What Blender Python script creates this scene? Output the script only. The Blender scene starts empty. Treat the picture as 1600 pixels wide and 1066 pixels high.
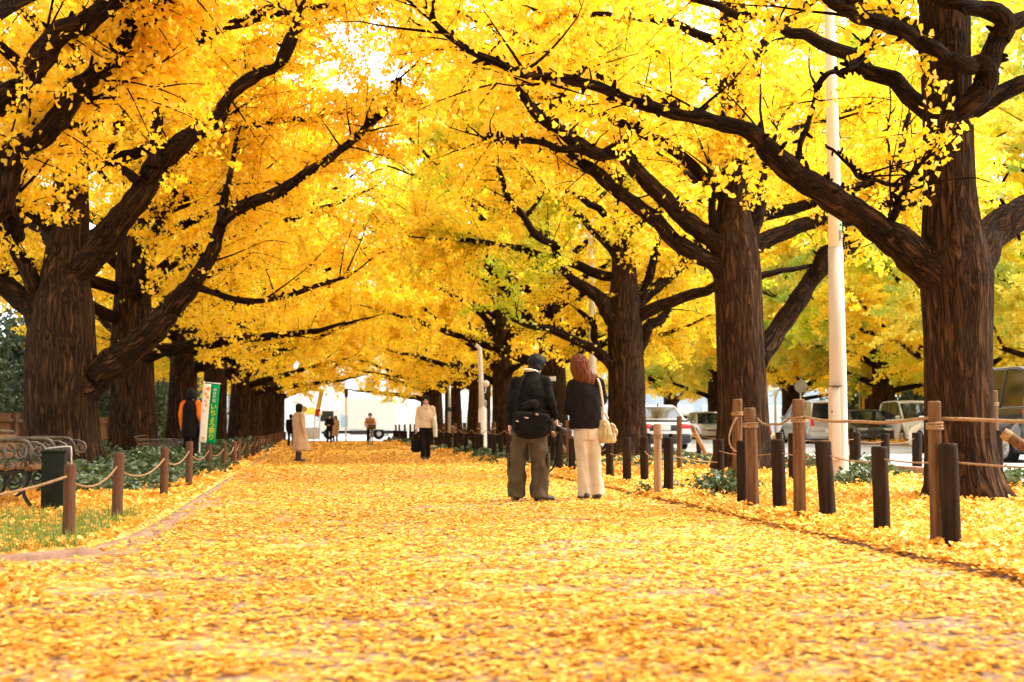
import bpy, bmesh, math, random
import numpy as np
from mathutils import Vector, Matrix
PI = math.pi
R_ = math.radians
scene = bpy.context.scene
col = scene.collection
rnd = random.Random(11)

# ------------------------------------------------------------------ camera frame (used for surveying the photograph)
F_PX, CAM_H = 2133.0, 0.9
PITCH = math.atan((667 - 533) / F_PX)
YAW = math.atan((800 - 530) / F_PX * math.cos(PITCH))
c_f = (math.sin(YAW) * math.cos(PITCH), math.cos(YAW) * math.cos(PITCH), math.sin(PITCH))
c_r = (math.cos(YAW), -math.sin(YAW), 0.0)
c_u = (-math.sin(YAW) * math.sin(PITCH), -math.cos(YAW) * math.sin(PITCH), math.cos(PITCH))


def ray(px, py):
    a = (px - 800) / F_PX
    b = (533 - py) / F_PX
    return [c_r[i] * a + c_u[i] * b + c_f[i] for i in range(3)]


def G(px, py, z=0.0):
    """ground point seen at a pixel of the 1600 px photograph"""
    d = ray(px, py)
    t = (z - CAM_H) / d[2]
    return d[0] * t, d[1] * t


def P(px, py, Y):
    """point at depth Y seen at a pixel"""
    d = ray(px, py)
    t = Y / d[1]
    return Vector((d[0] * t, Y, CAM_H + d[2] * t))


def bend(y):
    """the avenue drifts slightly to the left with distance"""
    return -0.019 * np.maximum(0.0, np.asarray(y, dtype=float) - 18.0)


# ------------------------------------------------------------------ tags
def tag(o, label=None, cat=None, group=None, kind=None):
    if label:
        o['label'] = label
    if cat:
        o['category'] = cat
    if group:
        o['group'] = group
    if kind:
        o['kind'] = kind
    return o


def empty(name, loc=(0, 0, 0), rz=0.0, label=None, cat=None, group=None):
    o = bpy.data.objects.new(name, None)
    o.empty_display_size = 0.2
    col.objects.link(o)
    o.location = loc
    o.rotation_euler = (0, 0, rz)
    return tag(o, label, cat, group)


def copy_tree(o, parent=None):
    c = o.copy()
    col.objects.link(c)
    if parent is not None:
        c.parent = parent
    for ch in list(o.children):
        copy_tree(ch, c)
    return c


# ------------------------------------------------------------------ materials
def new_mat(name):
    m = bpy.data.materials.new(name)
    m.use_nodes = True
    nt = m.node_tree
    nt.nodes.clear()
    out = nt.nodes.new('ShaderNodeOutputMaterial')
    return m, nt, out


def N(nt, typ, **kw):
    n = nt.nodes.new(typ)
    for k, v in kw.items():
        if k in n.inputs:
            n.inputs[k].default_value = v
        else:
            setattr(n, k, v)
    return n


def mixc(nt, fac, a, b, mode='MIX'):
    n = nt.nodes.new('ShaderNodeMix')
    n.data_type = 'RGBA'
    n.blend_type = mode
    for sock, v in ((n.inputs[0], fac), (n.inputs[6], a), (n.inputs[7], b)):
        if isinstance(v, (float, int)):
            sock.default_value = v
        elif isinstance(v, tuple):
            sock.default_value = (*v, 1.0) if len(v) == 3 else v
        else:
            nt.links.new(v, sock)
    return n.outputs[2]


def ramp(nt, fac, stops):
    n = nt.nodes.new('ShaderNodeValToRGB')
    e = n.color_ramp.elements
    while len(e) < len(stops):
        e.new(0.5)
    for i, (p, c) in enumerate(stops):
        e[i].position = p
        e[i].color = (*c, 1.0) if len(c) == 3 else c
    nt.links.new(fac, n.inputs[0])
    return n.outputs[0]


def noise(nt, vec, scale, detail=4.0, rough=0.55, dist=0.0):
    n = nt.nodes.new('ShaderNodeTexNoise')
    n.inputs['Scale'].default_value = scale
    n.inputs['Detail'].default_value = detail
    n.inputs['Roughness'].default_value = rough
    n.inputs['Distortion'].default_value = dist
    if vec is not None:
        nt.links.new(vec, n.inputs['Vector'])
    return n.outputs['Fac']


def mapping(nt, vec, scale):
    n = nt.nodes.new('ShaderNodeMapping')
    n.inputs['Scale'].default_value = scale
    nt.links.new(vec, n.inputs['Vector'])
    return n.outputs[0]


def bump(nt, h, strength=0.4, dist=0.02):
    n = nt.nodes.new('ShaderNodeBump')
    n.inputs['Strength'].default_value = strength
    n.inputs['Distance'].default_value = dist
    nt.links.new(h, n.inputs['Height'])
    return n.outputs[0]


def pbsdf(nt, out, colr, rough=0.6, metal=0.0, normal=None, **kw):
    b = nt.nodes.new('ShaderNodeBsdfPrincipled')
    if isinstance(colr, tuple):
        b.inputs['Base Color'].default_value = (*colr, 1.0)
    else:
        nt.links.new(colr, b.inputs['Base Color'])
    b.inputs['Roughness'].default_value = rough
    b.inputs['Metallic'].default_value = metal
    if rough > .5:
        b.inputs['Specular IOR Level'].default_value = 0.12 if rough < .7 else 0.05
    for k, v in kw.items():
        b.inputs[k].default_value = v
    if normal is not None:
        nt.links.new(normal, b.inputs['Normal'])
    nt.links.new(b.outputs[0], out.inputs[0])
    return b


def mottled(name, c1, c2, scale=8.0, rough=0.7, metal=0.0, stretch=(1, 1, 1), bstr=0.25, bdist=0.01, **kw):
    """two-tone noise material on object coordinates"""
    m, nt, out = new_mat(name)
    tc = nt.nodes.new('ShaderNodeTexCoord')
    v = mapping(nt, tc.outputs['Object'], stretch)
    f = noise(nt, v, scale, 6.0, 0.6)
    c = ramp(nt, f, [(0.32, c1), (0.68, c2)])
    f2 = noise(nt, v, scale * 5, 3.0)
    pbsdf(nt, out, c, rough, metal, bump(nt, f2, bstr, bdist), **kw)
    return m


M = {}


def leaf_material(name, stops, transl=0.45, noise_scale=0.6, green=None, rough=0.5):
    """fan leaf: a tone per leaf, drifting by clump, lets light through"""
    m, nt, out = new_mat(name)
    geo = nt.nodes.new('ShaderNodeNewGeometry')
    tc = nt.nodes.new('ShaderNodeTexCoord')
    n1 = noise(nt, tc.outputs['Object'], noise_scale, 3.0)
    a = nt.nodes.new('ShaderNodeMath')
    a.operation = 'MULTIPLY_ADD'
    nt.links.new(geo.outputs['Random Per Island'], a.inputs[0])
    a.inputs[1].default_value = 0.62
    s = nt.nodes.new('ShaderNodeMath')
    s.operation = 'MULTIPLY'
    nt.links.new(n1, s.inputs[0])
    s.inputs[1].default_value = 0.4
    nt.links.new(s.outputs[0], a.inputs[2])
    c = ramp(nt, a.outputs[0], stops)
    if green:
        g = noise(nt, tc.outputs['Object'], 0.33, 2.0)
        gf = ramp(nt, g, [(green[1], (0, 0, 0)), (green[1] + 0.14, (1, 1, 1))])
        c = mixc(nt, gf, c, green[0])
    d = nt.nodes.new('ShaderNodeBsdfDiffuse')
    t = nt.nodes.new('ShaderNodeBsdfTranslucent')
    nt.links.new(c, d.inputs[0])
    nt.links.new(c, t.inputs[0])
    mx = nt.nodes.new('ShaderNodeMixShader')
    mx.inputs[0].default_value = transl
    nt.links.new(d.outputs[0], mx.inputs[1])
    nt.links.new(t.outputs[0], mx.inputs[2])
    gl = nt.nodes.new('ShaderNodeBsdfGlossy')
    gl.inputs['Roughness'].default_value = rough
    mx2 = nt.nodes.new('ShaderNodeMixShader')
    mx2.inputs[0].default_value = 0.035
    nt.links.new(mx.outputs[0], mx2.inputs[1])
    nt.links.new(gl.outputs[0], mx2.inputs[2])
    nt.links.new(mx2.outputs[0], out.inputs[0])
    return m


def bark_material(name='ginkgo_bark', k=1.0, stretch=.13):
    m, nt, out = new_mat(name)
    at = nt.nodes.new('ShaderNodeAttribute')
    at.attribute_name = 'bk'
    v = mapping(nt, at.outputs['Vector'], (1, 1, stretch))
    f1 = noise(nt, v, 13.0, 4.0, 0.55, 0.8)
    rg = nt.nodes.new('ShaderNodeMath')       # ridged: |2n-1| gives long narrow furrows
    rg.operation = 'MULTIPLY_ADD'
    nt.links.new(f1, rg.inputs[0])
    rg.inputs[1].default_value = 2
    rg.inputs[2].default_value = -1
    ab = nt.nodes.new('ShaderNodeMath')
    ab.operation = 'ABSOLUTE'
    nt.links.new(rg.outputs[0], ab.inputs[0])
    f2 = noise(nt, at.outputs['Vector'], 2.0, 3.0)
    f3 = noise(nt, at.outputs['Vector'], 70.0, 3.0)
    c = ramp(nt, ab.outputs[0], [(0.0, (0.010 * k, 0.006 * k, 0.004 * k)), (0.10, (0.034 * k, 0.017 * k, 0.008 * k)), (0.38, (0.095 * k, 0.047 * k, 0.021 * k))])  # furrow shade painted dark into the bark colour
    c = mixc(nt, ramp(nt, f2, [(0.4, (0, 0, 0)), (0.75, (0.5, 0.5, 0.5))]), c, (0.060 * k, 0.034 * k, 0.017 * k))
    hr = ramp(nt, ab.outputs[0], [(0.0, (0, 0, 0)), (0.3, (1, 1, 1))])
    h = mixc(nt, 0.12, hr, f3)
    mr = nt.nodes.new('ShaderNodeMapRange')     # thinner wood painted darker, a silhouette's shade put into the colour
    nt.links.new(at.outputs['Alpha'], mr.inputs[0])
    for q_, v_ in zip((1, 2, 3, 4), (0.08, 0.36, 0.45, 1.0)):
        mr.inputs[q_].default_value = v_
    c = mixc(nt, 1.0, c, mr.outputs[0], 'MULTIPLY')
    pbsdf(nt, out, c, 0.9, 0, bump(nt, h, 1.0, 0.05))
    return m


M['bark'] = bark_material()
M['limb_bark'] = bark_material('ginkgo_limb_bark', 1.0, .2)
YEL = [(0.15, (0.88, 0.526, 0.012)), (0.38, (0.91, 0.645, 0.016)), (0.62, (0.93, 0.724, 0.030)), (0.9, (0.95, 0.794, 0.100))]
M['leaf'] = leaf_material('ginkgo_leaf_yellow', YEL, 0.6)
M['leaf_orange'] = leaf_material('ginkgo_leaf_deep_yellow', [(0.15, (0.86, 0.489, 0.010)), (0.4, (0.90, 0.604, 0.014)), (0.65, (0.92, 0.698, 0.025)), (0.9, (0.94, 0.781, 0.080))], 0.6)
M['leaf_green'] = leaf_material('ginkgo_leaf_turning', [(0.15, (0.84, 0.536, 0.012)), (0.4, (0.90, 0.655, 0.020)), (0.65, (0.93, 0.744, 0.030)), (0.9, (0.94, 0.794, 0.100))], 0.6, 0.6, ((0.55, 0.635, 0.030), 0.5))
M['leaf_street'] = leaf_material('ginkgo_leaf_green_yellow', [(0.15, (0.58, 0.516, 0.030)), (0.4, (0.82, 0.675, 0.050)), (0.65, (0.90, 0.774, 0.100)), (0.9, (0.93, 0.834, 0.250))], 0.55, 0.5, ((0.36, 0.477, 0.050), 0.44))
M['evergreen'] = leaf_material('evergreen_leaf', [(0.15, (0.03, 0.05, 0.026)), (0.45, (0.055, 0.09, 0.045)), (0.7, (0.10, 0.145, 0.08)), (0.92, (0.19, 0.24, 0.16))], 0.25, 0.8)
M['ivy'] = leaf_material('ivy_leaf', [(0.15, (0.025, 0.05, 0.018)), (0.45, (0.05, 0.085, 0.03)), (0.7, (0.09, 0.14, 0.06)), (0.92, (0.20, 0.25, 0.15))], 0.25, 0.9, None, 0.35)
M['grass'] = leaf_material('grass_blade', [(0.15, (0.06, 0.12, 0.015)), (0.45, (0.13, 0.22, 0.03)), (0.7, (0.22, 0.30, 0.04)), (0.92, (0.40, 0.40, 0.08))], 0.35, 1.2)
M['litter'] = leaf_material('fallen_leaf', [(0.14, (0.34, 0.14, 0.014)), (0.29, (0.64, 0.295, 0.025)), (0.53, (0.76, 0.415, 0.055)), (0.76, (0.80, 0.50, 0.12)), (0.94, (0.84, 0.62, 0.28))], 0.2, 1.1, None, 0.4)


# ------------------------------------------------------------------ meshes
def np_mesh(name, verts, tris, mat, attr=None, smooth=False):
    """verts (n,3), faces (m,k) numpy -> mesh"""
    me = bpy.data.meshes.new(name)
    verts = np.ascontiguousarray(verts, dtype=np.float32)
    tris = np.ascontiguousarray(tris, dtype=np.int32)
    k = tris.shape[1]
    me.vertices.add(len(verts))
    me.vertices.foreach_set('co', verts.ravel())
    me.loops.add(tris.size)
    me.loops.foreach_set('vertex_index', tris.ravel())
    me.polygons.add(len(tris))
    me.polygons.foreach_set('loop_start', np.arange(0, tris.size, k, dtype=np.int32))
    if smooth:
        me.polygons.foreach_set('use_smooth', np.ones(len(tris), dtype=bool))
    if attr is not None:
        a = me.attributes.new('bk', 'FLOAT_COLOR', 'POINT')
        a.data.foreach_set('color', np.ascontiguousarray(attr, dtype=np.float32).ravel())
    me.update(calc_edges=True)
    me.materials.append(mat)
    return me


def link(name, me, parent=None, loc=None):
    o = bpy.data.objects.new(name, me)
    col.objects.link(o)
    if parent is not None:
        o.parent = parent
    if loc is not None:
        o.location = loc
    return o


def catmull(pts, n):
    """resample a polyline of rows (any width) with a Catmull-Rom spline to n rows"""
    p = np.asarray(pts, dtype=float)
    if len(p) < 3:
        t = np.linspace(0, 1, n)[:, None]
        return p[0] * (1 - t) + p[-1] * t
    q = np.vstack([2 * p[0] - p[1], p, 2 * p[-1] - p[-2]])
    seg = np.linalg.norm(np.diff(p[:, :3], axis=0), axis=1)
    cum = np.concatenate([[0], np.cumsum(seg)])
    s = np.linspace(0, cum[-1], n)
    i = np.clip(np.searchsorted(cum, s, side='right') - 1, 0, len(p) - 2)
    t = ((s - cum[i]) / np.maximum(seg[i], 1e-9))[:, None]
    a, b, c, d = q[i], q[i + 1], q[i + 2], q[i + 3]
    return 0.5 * ((2 * b) + (-a + c) * t + (2 * a - 5 * b + 4 * c - d) * t ** 2 + (-a + 3 * b - 3 * c + d) * t ** 3)


def tube_arrays(path, radii, seg=8, ridge=0.0, seed=0, rootflare=0.0, caps=True, lump=0.0):
    """swept tube -> verts, quads, bark coordinates"""
    p = np.asarray(path, dtype=float)
    r = np.asarray(radii, dtype=float)
    n = len(p)
    T = np.gradient(p, axis=0)
    T /= np.linalg.norm(T, axis=1)[:, None] + 1e-12
    ref = np.array([1.0, 0, 0]) if abs(T[0][0]) < 0.8 else np.array([0, 1.0, 0])
    U = np.zeros_like(p)
    u = ref - T[0] * ref.dot(T[0])
    for i in range(n):
        u = u - T[i] * u.dot(T[i])
        u = u / (np.linalg.norm(u) + 1e-12)
        U[i] = u
    V = np.cross(T, U)
    th = np.linspace(0, 2 * PI, seg, endpoint=False)
    s = np.concatenate([[0], np.cumsum(np.linalg.norm(np.diff(p, axis=0), axis=1))])
    rr = np.repeat(r[:, None], seg, 1)
    rs = np.random.RandomState(seed)
    if ridge > 0:
        ph = rs.rand(6) * 6.28
        w = 0
        for k, (kk, am) in enumerate(((5, .5), (9, .8), (14, 1.0), (21, .8))):
            w = w + am * np.sin(kk * th[None, :] + ph[k] + 0.9 * np.sin(s[:, None] * (1.7 + .6 * k) + ph[k] * 2) + s[:, None] * 0.5)
        rr = rr * (1 + ridge * w / 2.0)
    if lump > 0:
        a = rs.rand(4) * 6.28
        rr = rr * (1 + lump * (np.sin(s[:, None] * 4.1 / (1 + 0) + 2 * th[None, :] + a[0]) + np.sin(s[:, None] * 9.3 + th[None, :] + a[1])) * 0.6)
    if rootflare > 0:
        z = np.maximum(s[:, None], 0)
        ph = rs.rand() * 6.28
        lob = 0.5 + 0.5 * np.cos(5 * th[None, :] + ph) + 0.35 * np.cos(3 * th[None, :] + 2 * ph)
        rr = rr * (1 + rootflare * np.exp(-z / 0.28) * (0.55 + 0.8 * lob))
    vert = p[:, None, :] + rr[:, :, None] * (np.cos(th)[None, :, None] * U[:, None, :] + np.sin(th)[None, :, None] * V[:, None, :])
    bk = np.zeros((n, seg, 4))
    bk[:, :, 3] = r[:, None]
    bk[:, :, 0] = np.cos(th)[None, :] * r[:, None] + seed % 17
    bk[:, :, 1] = np.sin(th)[None, :] * r[:, None] + seed % 13
    bk[:, :, 2] = s[:, None]
    i = np.arange(n - 1)[:, None] * seg
    j = np.arange(seg)[None, :]
    j2 = (j + 1) % seg
    q = np.stack([i + j, i + j2, i + seg + j2, i + seg + j], -1).reshape(-1, 4)
    v = vert.reshape(-1, 3)
    b = bk.reshape(-1, 4)
    if caps:
        ids = []
        for e, rowi in ((0, 0), (1, n - 1)):
            v = np.vstack([v, p[rowi][None]])
            b = np.vstack([b, [[0, 0, s[rowi], r[rowi]]]])
            c = len(v) - 1
            base = rowi * seg
            jj = np.arange(seg)
            k2 = (jj + 1) % seg
            if e == 0:
                f = np.stack([np.full(seg, c), base + k2, base + jj, np.full(seg, c)], -1)
            else:
                f = np.stack([np.full(seg, c), base + jj, base + k2, np.full(seg, c)], -1)
            ids.append(f)
        tri = np.vstack(ids)
        return v, q, b, tri[:, :3]
    return v, q, b, np.zeros((0, 3), int)


class TubeSet:
    def __init__(self):
        self.v, self.t, self.b, self.n = [], [], [], 0

    def add(self, *a, **k):
        v, q, b, tr = tube_arrays(*a, **k)
        t = np.vstack([q[:, [0, 1, 2]], q[:, [0, 2, 3]], tr]) + self.n
        self.v.append(v)
        self.t.append(t)
        self.b.append(b)
        self.n += len(v)

    def mesh(self, name, mat):
        return np_mesh(name, np.vstack(self.v), np.vstack(self.t), mat, np.vstack(self.b), True)


class MB:
    """collects primitives into one mesh"""

    def __init__(self):
        self.v, self.f, self.s = [], [], []

    def raw(self, v, f, smooth=False):
        o = len(self.v)
        self.v += [tuple(x) for x in v]
        self.f += [[i + o for i in q] for q in f]
        self.s += [smooth] * len(f)
        return self

    def box(self, c, d, rz=0.0, mat=None, taper=1.0):
        x, y, z = d[0] / 2, d[1] / 2, d[2] / 2
        vs = []
        for sz in (-1, 1):
            k = taper if sz > 0 else 1
            for sx, sy in ((-1, -1), (1, -1), (1, 1), (-1, 1)):
                vs.append(Vector((sx * x * k, sy * y * k, sz * z)))
        if mat is None:
            mat = Matrix.Rotation(rz, 3, 'Z')
        vs = [mat @ v + Vector(c) for v in vs]
        return self.raw(vs, [(3, 2, 1, 0), (4, 5, 6, 7), (0, 1, 5, 4), (1, 2, 6, 5), (2, 3, 7, 6), (3, 0, 4, 7)])

    def rbox(self, c, d, r=0.02, rz=0.0, mat=None, seg=2):
        bm = bmesh.new()
        bmesh.ops.create_cube(bm, size=1.0)
        for v in bm.verts:
            v.co = Vector((v.co.x * d[0], v.co.y * d[1], v.co.z * d[2]))
        bmesh.ops.bevel(bm, geom=bm.edges[:], offset=r, segments=seg, affect='EDGES', profile=0.5)
        if mat is None:
            mat = Matrix.Rotation(rz, 3, 'Z')
        bm.verts.index_update()
        vs = [mat @ v.co + Vector(c) for v in bm.verts]
        self.raw(vs, [[v.index for v in f.verts] for f in bm.faces], True)
        bm.free()
        return self

    def tube(self, pts, r, seg=8, n=None, closed=False):
        p = [tuple(q) for q in pts]
        rr = r if hasattr(r, '__len__') else [r] * len(p)
        arr = np.array([(*q, w) for q, w in zip(p, rr)])
        if n:
            arr = catmull(arr, n)
        v, q, b, t = tube_arrays(arr[:, :3], np.maximum(arr[:, 3], 1e-4), seg)
        self.raw(v.tolist(), q.tolist() + t.tolist(), True)
        return self

    def cyl(self, a, b, r1, r2=None, seg=16, bevel=0.0):
        r2 = r1 if r2 is None else r2
        a, b = Vector(a), Vector(b)
        if bevel:
            d = (b - a).normalized()
            return self.tube([a, b - d * bevel, b - d * bevel * .3, b], [r1, r2, r2 - bevel * .35, r2 - bevel], seg)
        return self.tube([a, b], [r1, r2], seg)

    def sphere(self, c, r, seg=16, rings=10, sc=(1, 1, 1), mat=None):
        vs, fs = [], []
        for i in range(rings + 1):
            t = PI * i / rings
            for j in range(seg):
                a = 2 * PI * j / seg
                v = Vector((math.sin(t) * math.cos(a) * r * sc[0], math.sin(t) * math.sin(a) * r * sc[1], math.cos(t) * r * sc[2]))
                if mat is not None:
                    v = mat @ v
                vs.append(v + Vector(c))
        for i in range(rings):
            for j in range(seg):
                k = (j + 1) % seg
                fs.append((i * seg + j, (i + 1) * seg + j, (i + 1) * seg + k, i * seg + k))
        return self.raw(vs, fs, True)

    def prism(self, poly, axis, a, b, smooth=False):
        """extrude a 2D polygon along an axis from a to b"""
        def mk(u, w, t):
            return {'x': (t, u, w), 'y': (u, t, w), 'z': (u, w, t)}[axis]
        n = len(poly)
        vs = [mk(u, w, a) for u, w in poly] + [mk(u, w, b) for u, w in poly]
        fs = [list(range(n))[::-1], list(range(n, 2 * n))] + [(i, (i + 1) % n, n + (i + 1) % n, n + i) for i in range(n)]
        return self.raw(vs, fs, smooth)

    def build(self, name, mat, parent=None, bevel=0.0, subsurf=0, recalc=True):
        me = bpy.data.meshes.new(name)
        me.from_pydata(self.v, [], self.f)
        me.polygons.foreach_set('use_smooth', self.s)
        me.materials.append(mat)
        if recalc:
            bm = bmesh.new()
            bm.from_mesh(me)
            bmesh.ops.recalc_face_normals(bm, faces=bm.faces[:])
            bm.to_mesh(me)
            bm.free()
        me.update()
        o = link(name, me, parent)
        if bevel:
            b = o.modifiers.new('edge', 'BEVEL')
            b.width = bevel
            b.segments = 2
            b.limit_method = 'ANGLE'
            b.angle_limit = R_(40)
        if subsurf:
            s = o.modifiers.new('sub', 'SUBSURF')
            s.levels = subsurf
            s.render_levels = subsurf
        return o


def leaves_arrays(C, size, rs, up=0.5, fold=0.18, outward=None, kind='fan'):
    """fan-shaped leaves: C (n,3), size (n,) -> verts, faces"""
    n = len(C)
    nrm = rs.normal(size=(n, 3))
    nrm /= np.linalg.norm(nrm, axis=1)[:, None]
    nrm[:, 2] = nrm[:, 2] * 0.6 + up
    nrm /= np.linalg.norm(nrm, axis=1)[:, None]
    a = rs.normal(size=(n, 3))
    if outward is not None:
        a = a + outward * 1.2
    a -= nrm * (a * nrm).sum(1)[:, None]
    a /= np.linalg.norm(a, axis=1)[:, None] + 1e-9
    b = np.cross(nrm, a)
    if kind == 'fan':
        sh = [(0, 0, 0), (-.56, .62, 1), (-.30, .92, .6), (0, .80, 0), (.30, .92, .6), (.56, .62, 1)]
        fc = [(0, 3, 2), (0, 2, 1), (0, 4, 3), (0, 5, 4)]
    elif kind == 'kite':
        sh = [(0, 0, 0), (-.56, .72, 1), (0, .86, 0), (.56, .72, 1)]
        fc = [(0, 2, 1), (0, 3, 2)]
    elif kind == 'oval':
        sh = [(0, 0, 0), (-.38, .45, 1), (0, 1.0, -.4), (.38, .45, 1)]
        fc = [(0, 2, 1), (0, 3, 2)]
    else:
        sh = [(-.045, 0, 0), (.045, 0, 0), (0, 1, .3)]
        fc = [(0, 1, 2)]
    k = len(sh)
    fold_n = fold * (0.4 + 1.2 * rs.rand(n))
    V = np.zeros((n, k, 3))
    for i, (x, y, z) in enumerate(sh):
        V[:, i] = C + size[:, None] * (x * b + y * a + (z * fold_n)[:, None] * nrm)
    idx = (np.arange(n) * k)[:, None, None] + np.array(fc)[None]
    return V.reshape(-1, 3), idx.reshape(-1, 3)
# ------------------------------------------------------------------ trees
def crown_radius(z, H, inward):
    """pruned-cone ginkgo crown: half width at height z"""
    t = np.clip((z - 2.6) / (H - 2.6), 0, 1)
    base = 6.7 if inward else 6.3
    k = 0.6 if inward else 0.5
    r = np.where(t < k, base, base * (1 - np.clip((t - k) / (1 - k), 0, 1)) ** 0.8)
    if inward:
        r = np.where(z > 8.5, np.minimum(r, 5.7), r)
    return np.maximum(r, 0.3)


def make_tree(name, base, s, r0, H, seed, label, leafmat, group, traced=(), trunk=None, zlow=None, front_cut=True,
              zvis=20.0, n_limb=34, n_spray=900, per=11, lsize=0.075, kind='kite', z_first=2.7, trunk_seg=40,
              root=True, dens_low=1.0, sp_sig=0.085, traced_spray=0, twig=True, z_limb0=None, gap=None, cover=None):
    """root Empty > trunk (limbs grown into it), crown (leaf sprays on the limbs).
    s: +1 when the path lies towards +x.  traced: limbs surveyed as [(world point, radius), ...]"""
    rs = np.random.RandomState(seed)
    bx, by = base
    T = empty(name, (bx, by, 0), 0, label, 'tree', group)
    ts = TubeSet()
    tl = TubeSet()
    # trunk
    if trunk is None:
        n = 46
        z = np.concatenate([np.linspace(-0.1, 3.2, 26), np.linspace(3.4, H * 0.93, 20)])
        wob = np.stack([0.10 * np.sin(z * 0.35 + seed), 0.10 * np.cos(z * 0.31 + seed * 2), z], 1)
        wob[:, :2] -= wob[1, :2]
        rr = r0 * np.clip(1.03 - 0.05 * z, 0.05, 1) * np.where(z > 3, np.clip(1 - (z - 3) / (H - 3) * 0.9, 0.06, 1), 1)
    else:
        arr = catmull(np.array([[*(p - Vector((bx, by, 0))), r] for p, r in trunk]), 60)
        wob, rr = arr[:, :3], arr[:, 3]
    ts.add(wob, rr, seg=trunk_seg, ridge=0.035, seed=seed, rootflare=0.5 if root else 0.1)
    tz = wob[:, 2]

    def on_trunk(z):
        return np.array([np.interp(z, tz, wob[:, 0]), np.interp(z, tz, wob[:, 1]), z]), np.interp(z, tz, rr)
    limbs = []
    for L in traced:
        a = np.array([[*(p - Vector((bx, by, 0))), r] for p, r in L])
        k = max(8, int(len(a) * 5))
        a = catmull(a, k)
        a[:, 1] += 0.03 * np.sin(np.arange(k) * 0.9 + seed)
        a[:, 3] *= 1 + 0.06 * np.sin(np.arange(k) * 1.7 + seed) + 0.05 * np.sin(np.arange(k) * 0.6 + 2)
        tl.add(a[:, :3], a[:, 3], seg=18 if a[0, 3] > 0.06 else 8, ridge=0.02, seed=seed + len(limbs), lump=0.03)
        limbs.append((a[:, :3], a[:, 3], True))
        # spurs, knots and thin side shoots along the limb
        for q in range(int(len(a) * .9)):
            j = rs.randint(2, len(a))
            w_ = rs.normal(size=3) * [1, .8, 1] + [0, 0, .5]
            w_ /= np.linalg.norm(w_)
            r_ = a[j, 3]
            Lq = rs.uniform(.03, .10)
            p0 = a[j, :3] + w_ * r_ * .6
            tl.add([p0, p0 + w_ * (r_ * .4 + Lq * .6), p0 + w_ * (r_ * .4 + Lq) + rs.normal(size=3) * .01], [min(.035, r_ * .5 + .006), min(.024, r_ * .4 + .006), min(.014, r_ * .3 + .004)], seg=6)
        for q in range(max(4, len(a) // 5)):
            j = rs.randint(len(a) // 3, len(a)) if q > 2 else len(a) - 1 - q
            w_ = (a[min(j + 1, len(a) - 1), :3] - a[j - 2, :3])
            w_ = w_ / (np.linalg.norm(w_) + 1e-9) * .6 + rs.normal(size=3) * [.6, .5, .5] + [0, .15, .25]
            w_ /= np.linalg.norm(w_)
            Lq = rs.uniform(.5, 1.4)
            tt = np.linspace(0, 1, 6)[:, None]
            pq = a[j, :3] + w_ * Lq * tt + rs.normal(size=3) * .12 * tt ** 2 + rs.normal(size=(6, 3)) * .015 * tt
            tl.add(pq, np.linspace(min(.022, a[j, 3] * .6), .004, 6), seg=5)
            limbs.append((pq, np.linspace(.02, .004, 6), True))
    # grown limbs
    z0 = z_limb0 if z_limb0 is not None else z_first
    for i in range(n_limb):
        f = i / max(1, n_limb - 1)
        z = z0 + (H * 0.88 - z0) * f ** 1.15 + rs.uniform(-.2, .2)
        az = i * 2.399 + rs.uniform(-.5, .5)
        d = np.array([math.cos(az), math.sin(az)])
        inward = d[0] * s
        low = z < 4.2
        if front_cut and d[1] < -0.35 and z < zvis + 1:
            continue
        if traced and low and inward > 0.55:
            continue
        R = float(crown_radius(np.array([z + 1.2]), H, inward > 0)[0]) * rs.uniform(0.82, 1.04)
        rise = R * math.tan(R_(rs.uniform(14, 44))) * (1.0 if not low else rs.uniform(.45, 1))
        st, tr = on_trunk(z)
        t = np.linspace(0, 1, 9)
        side = np.array([-d[1], d[0]])
        w1, w2, w3 = rs.uniform(-.5, .5), rs.uniform(-.25, .25), rs.uniform(-.4, .4)
        pts = np.zeros((9, 3))
        rad = R * t
        off = w1 * np.sin(t * 3.0) * R * .3 + w2 * np.sin(t * 8) * R * .2
        pts[:, 0] = st[0] + d[0] * rad + side[0] * off
        pts[:, 1] = st[1] + d[1] * rad + side[1] * off
        pts[:, 2] = st[2] + rise * (t ** 0.85) + w3 * np.sin(t * 6) * 0.5
        lr = min(tr * 0.42, 0.05 + R * 0.022)
        rad_ = np.linspace(lr, 0.014, 9)
        a = catmull(np.hstack([pts, rad_[:, None]]), 22)
        if trunk_seg > 20 and z < zvis + 1.5:
            a[:, :3] += rs.normal(size=(22, 3)) * 0.022
        tl.add(a[:, :3], a[:, 3], seg=9 if trunk_seg > 20 else 6, seed=seed + i, lump=0.04)
        limbs.append((a[:, :3], a[:, 3], False))
        # forks
        for q in range(rs.randint(1, 4)):
            j = rs.randint(8, 19)
            dd = a[j, :3] - a[j - 2, :3]
            dd = dd / np.linalg.norm(dd) + np.array([side[0], side[1], 0]) * rs.choice([-1, 1]) * rs.uniform(.5, 1) + np.array([0, 0, rs.uniform(-.3, .5)])
            dd /= np.linalg.norm(dd)
            Lf = R * rs.uniform(.2, .45)
            tt = np.linspace(0, 1, 7)[:, None]
            b = a[j, :3] + dd * Lf * tt + rs.normal(size=3) * 0.2 * tt ** 2 + np.array([0, 0, .2]) * tt ** 2
            rb = np.linspace(a[j, 3] * .65, 0.008, 7)
            tl.add(b, rb, seg=5, seed=seed + i + q)
            limbs.append((b, rb, False))
    # sprays of leaves on the limbs
    wts = np.array([np.linalg.norm(l[0][-1] - l[0][0]) for l in limbs])
    grown = [i for i, l in enumerate(limbs) if not l[2]]
    pr = wts[grown] / wts[grown].sum()
    C, O, SZ = [], [], []
    tries = 0
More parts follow.
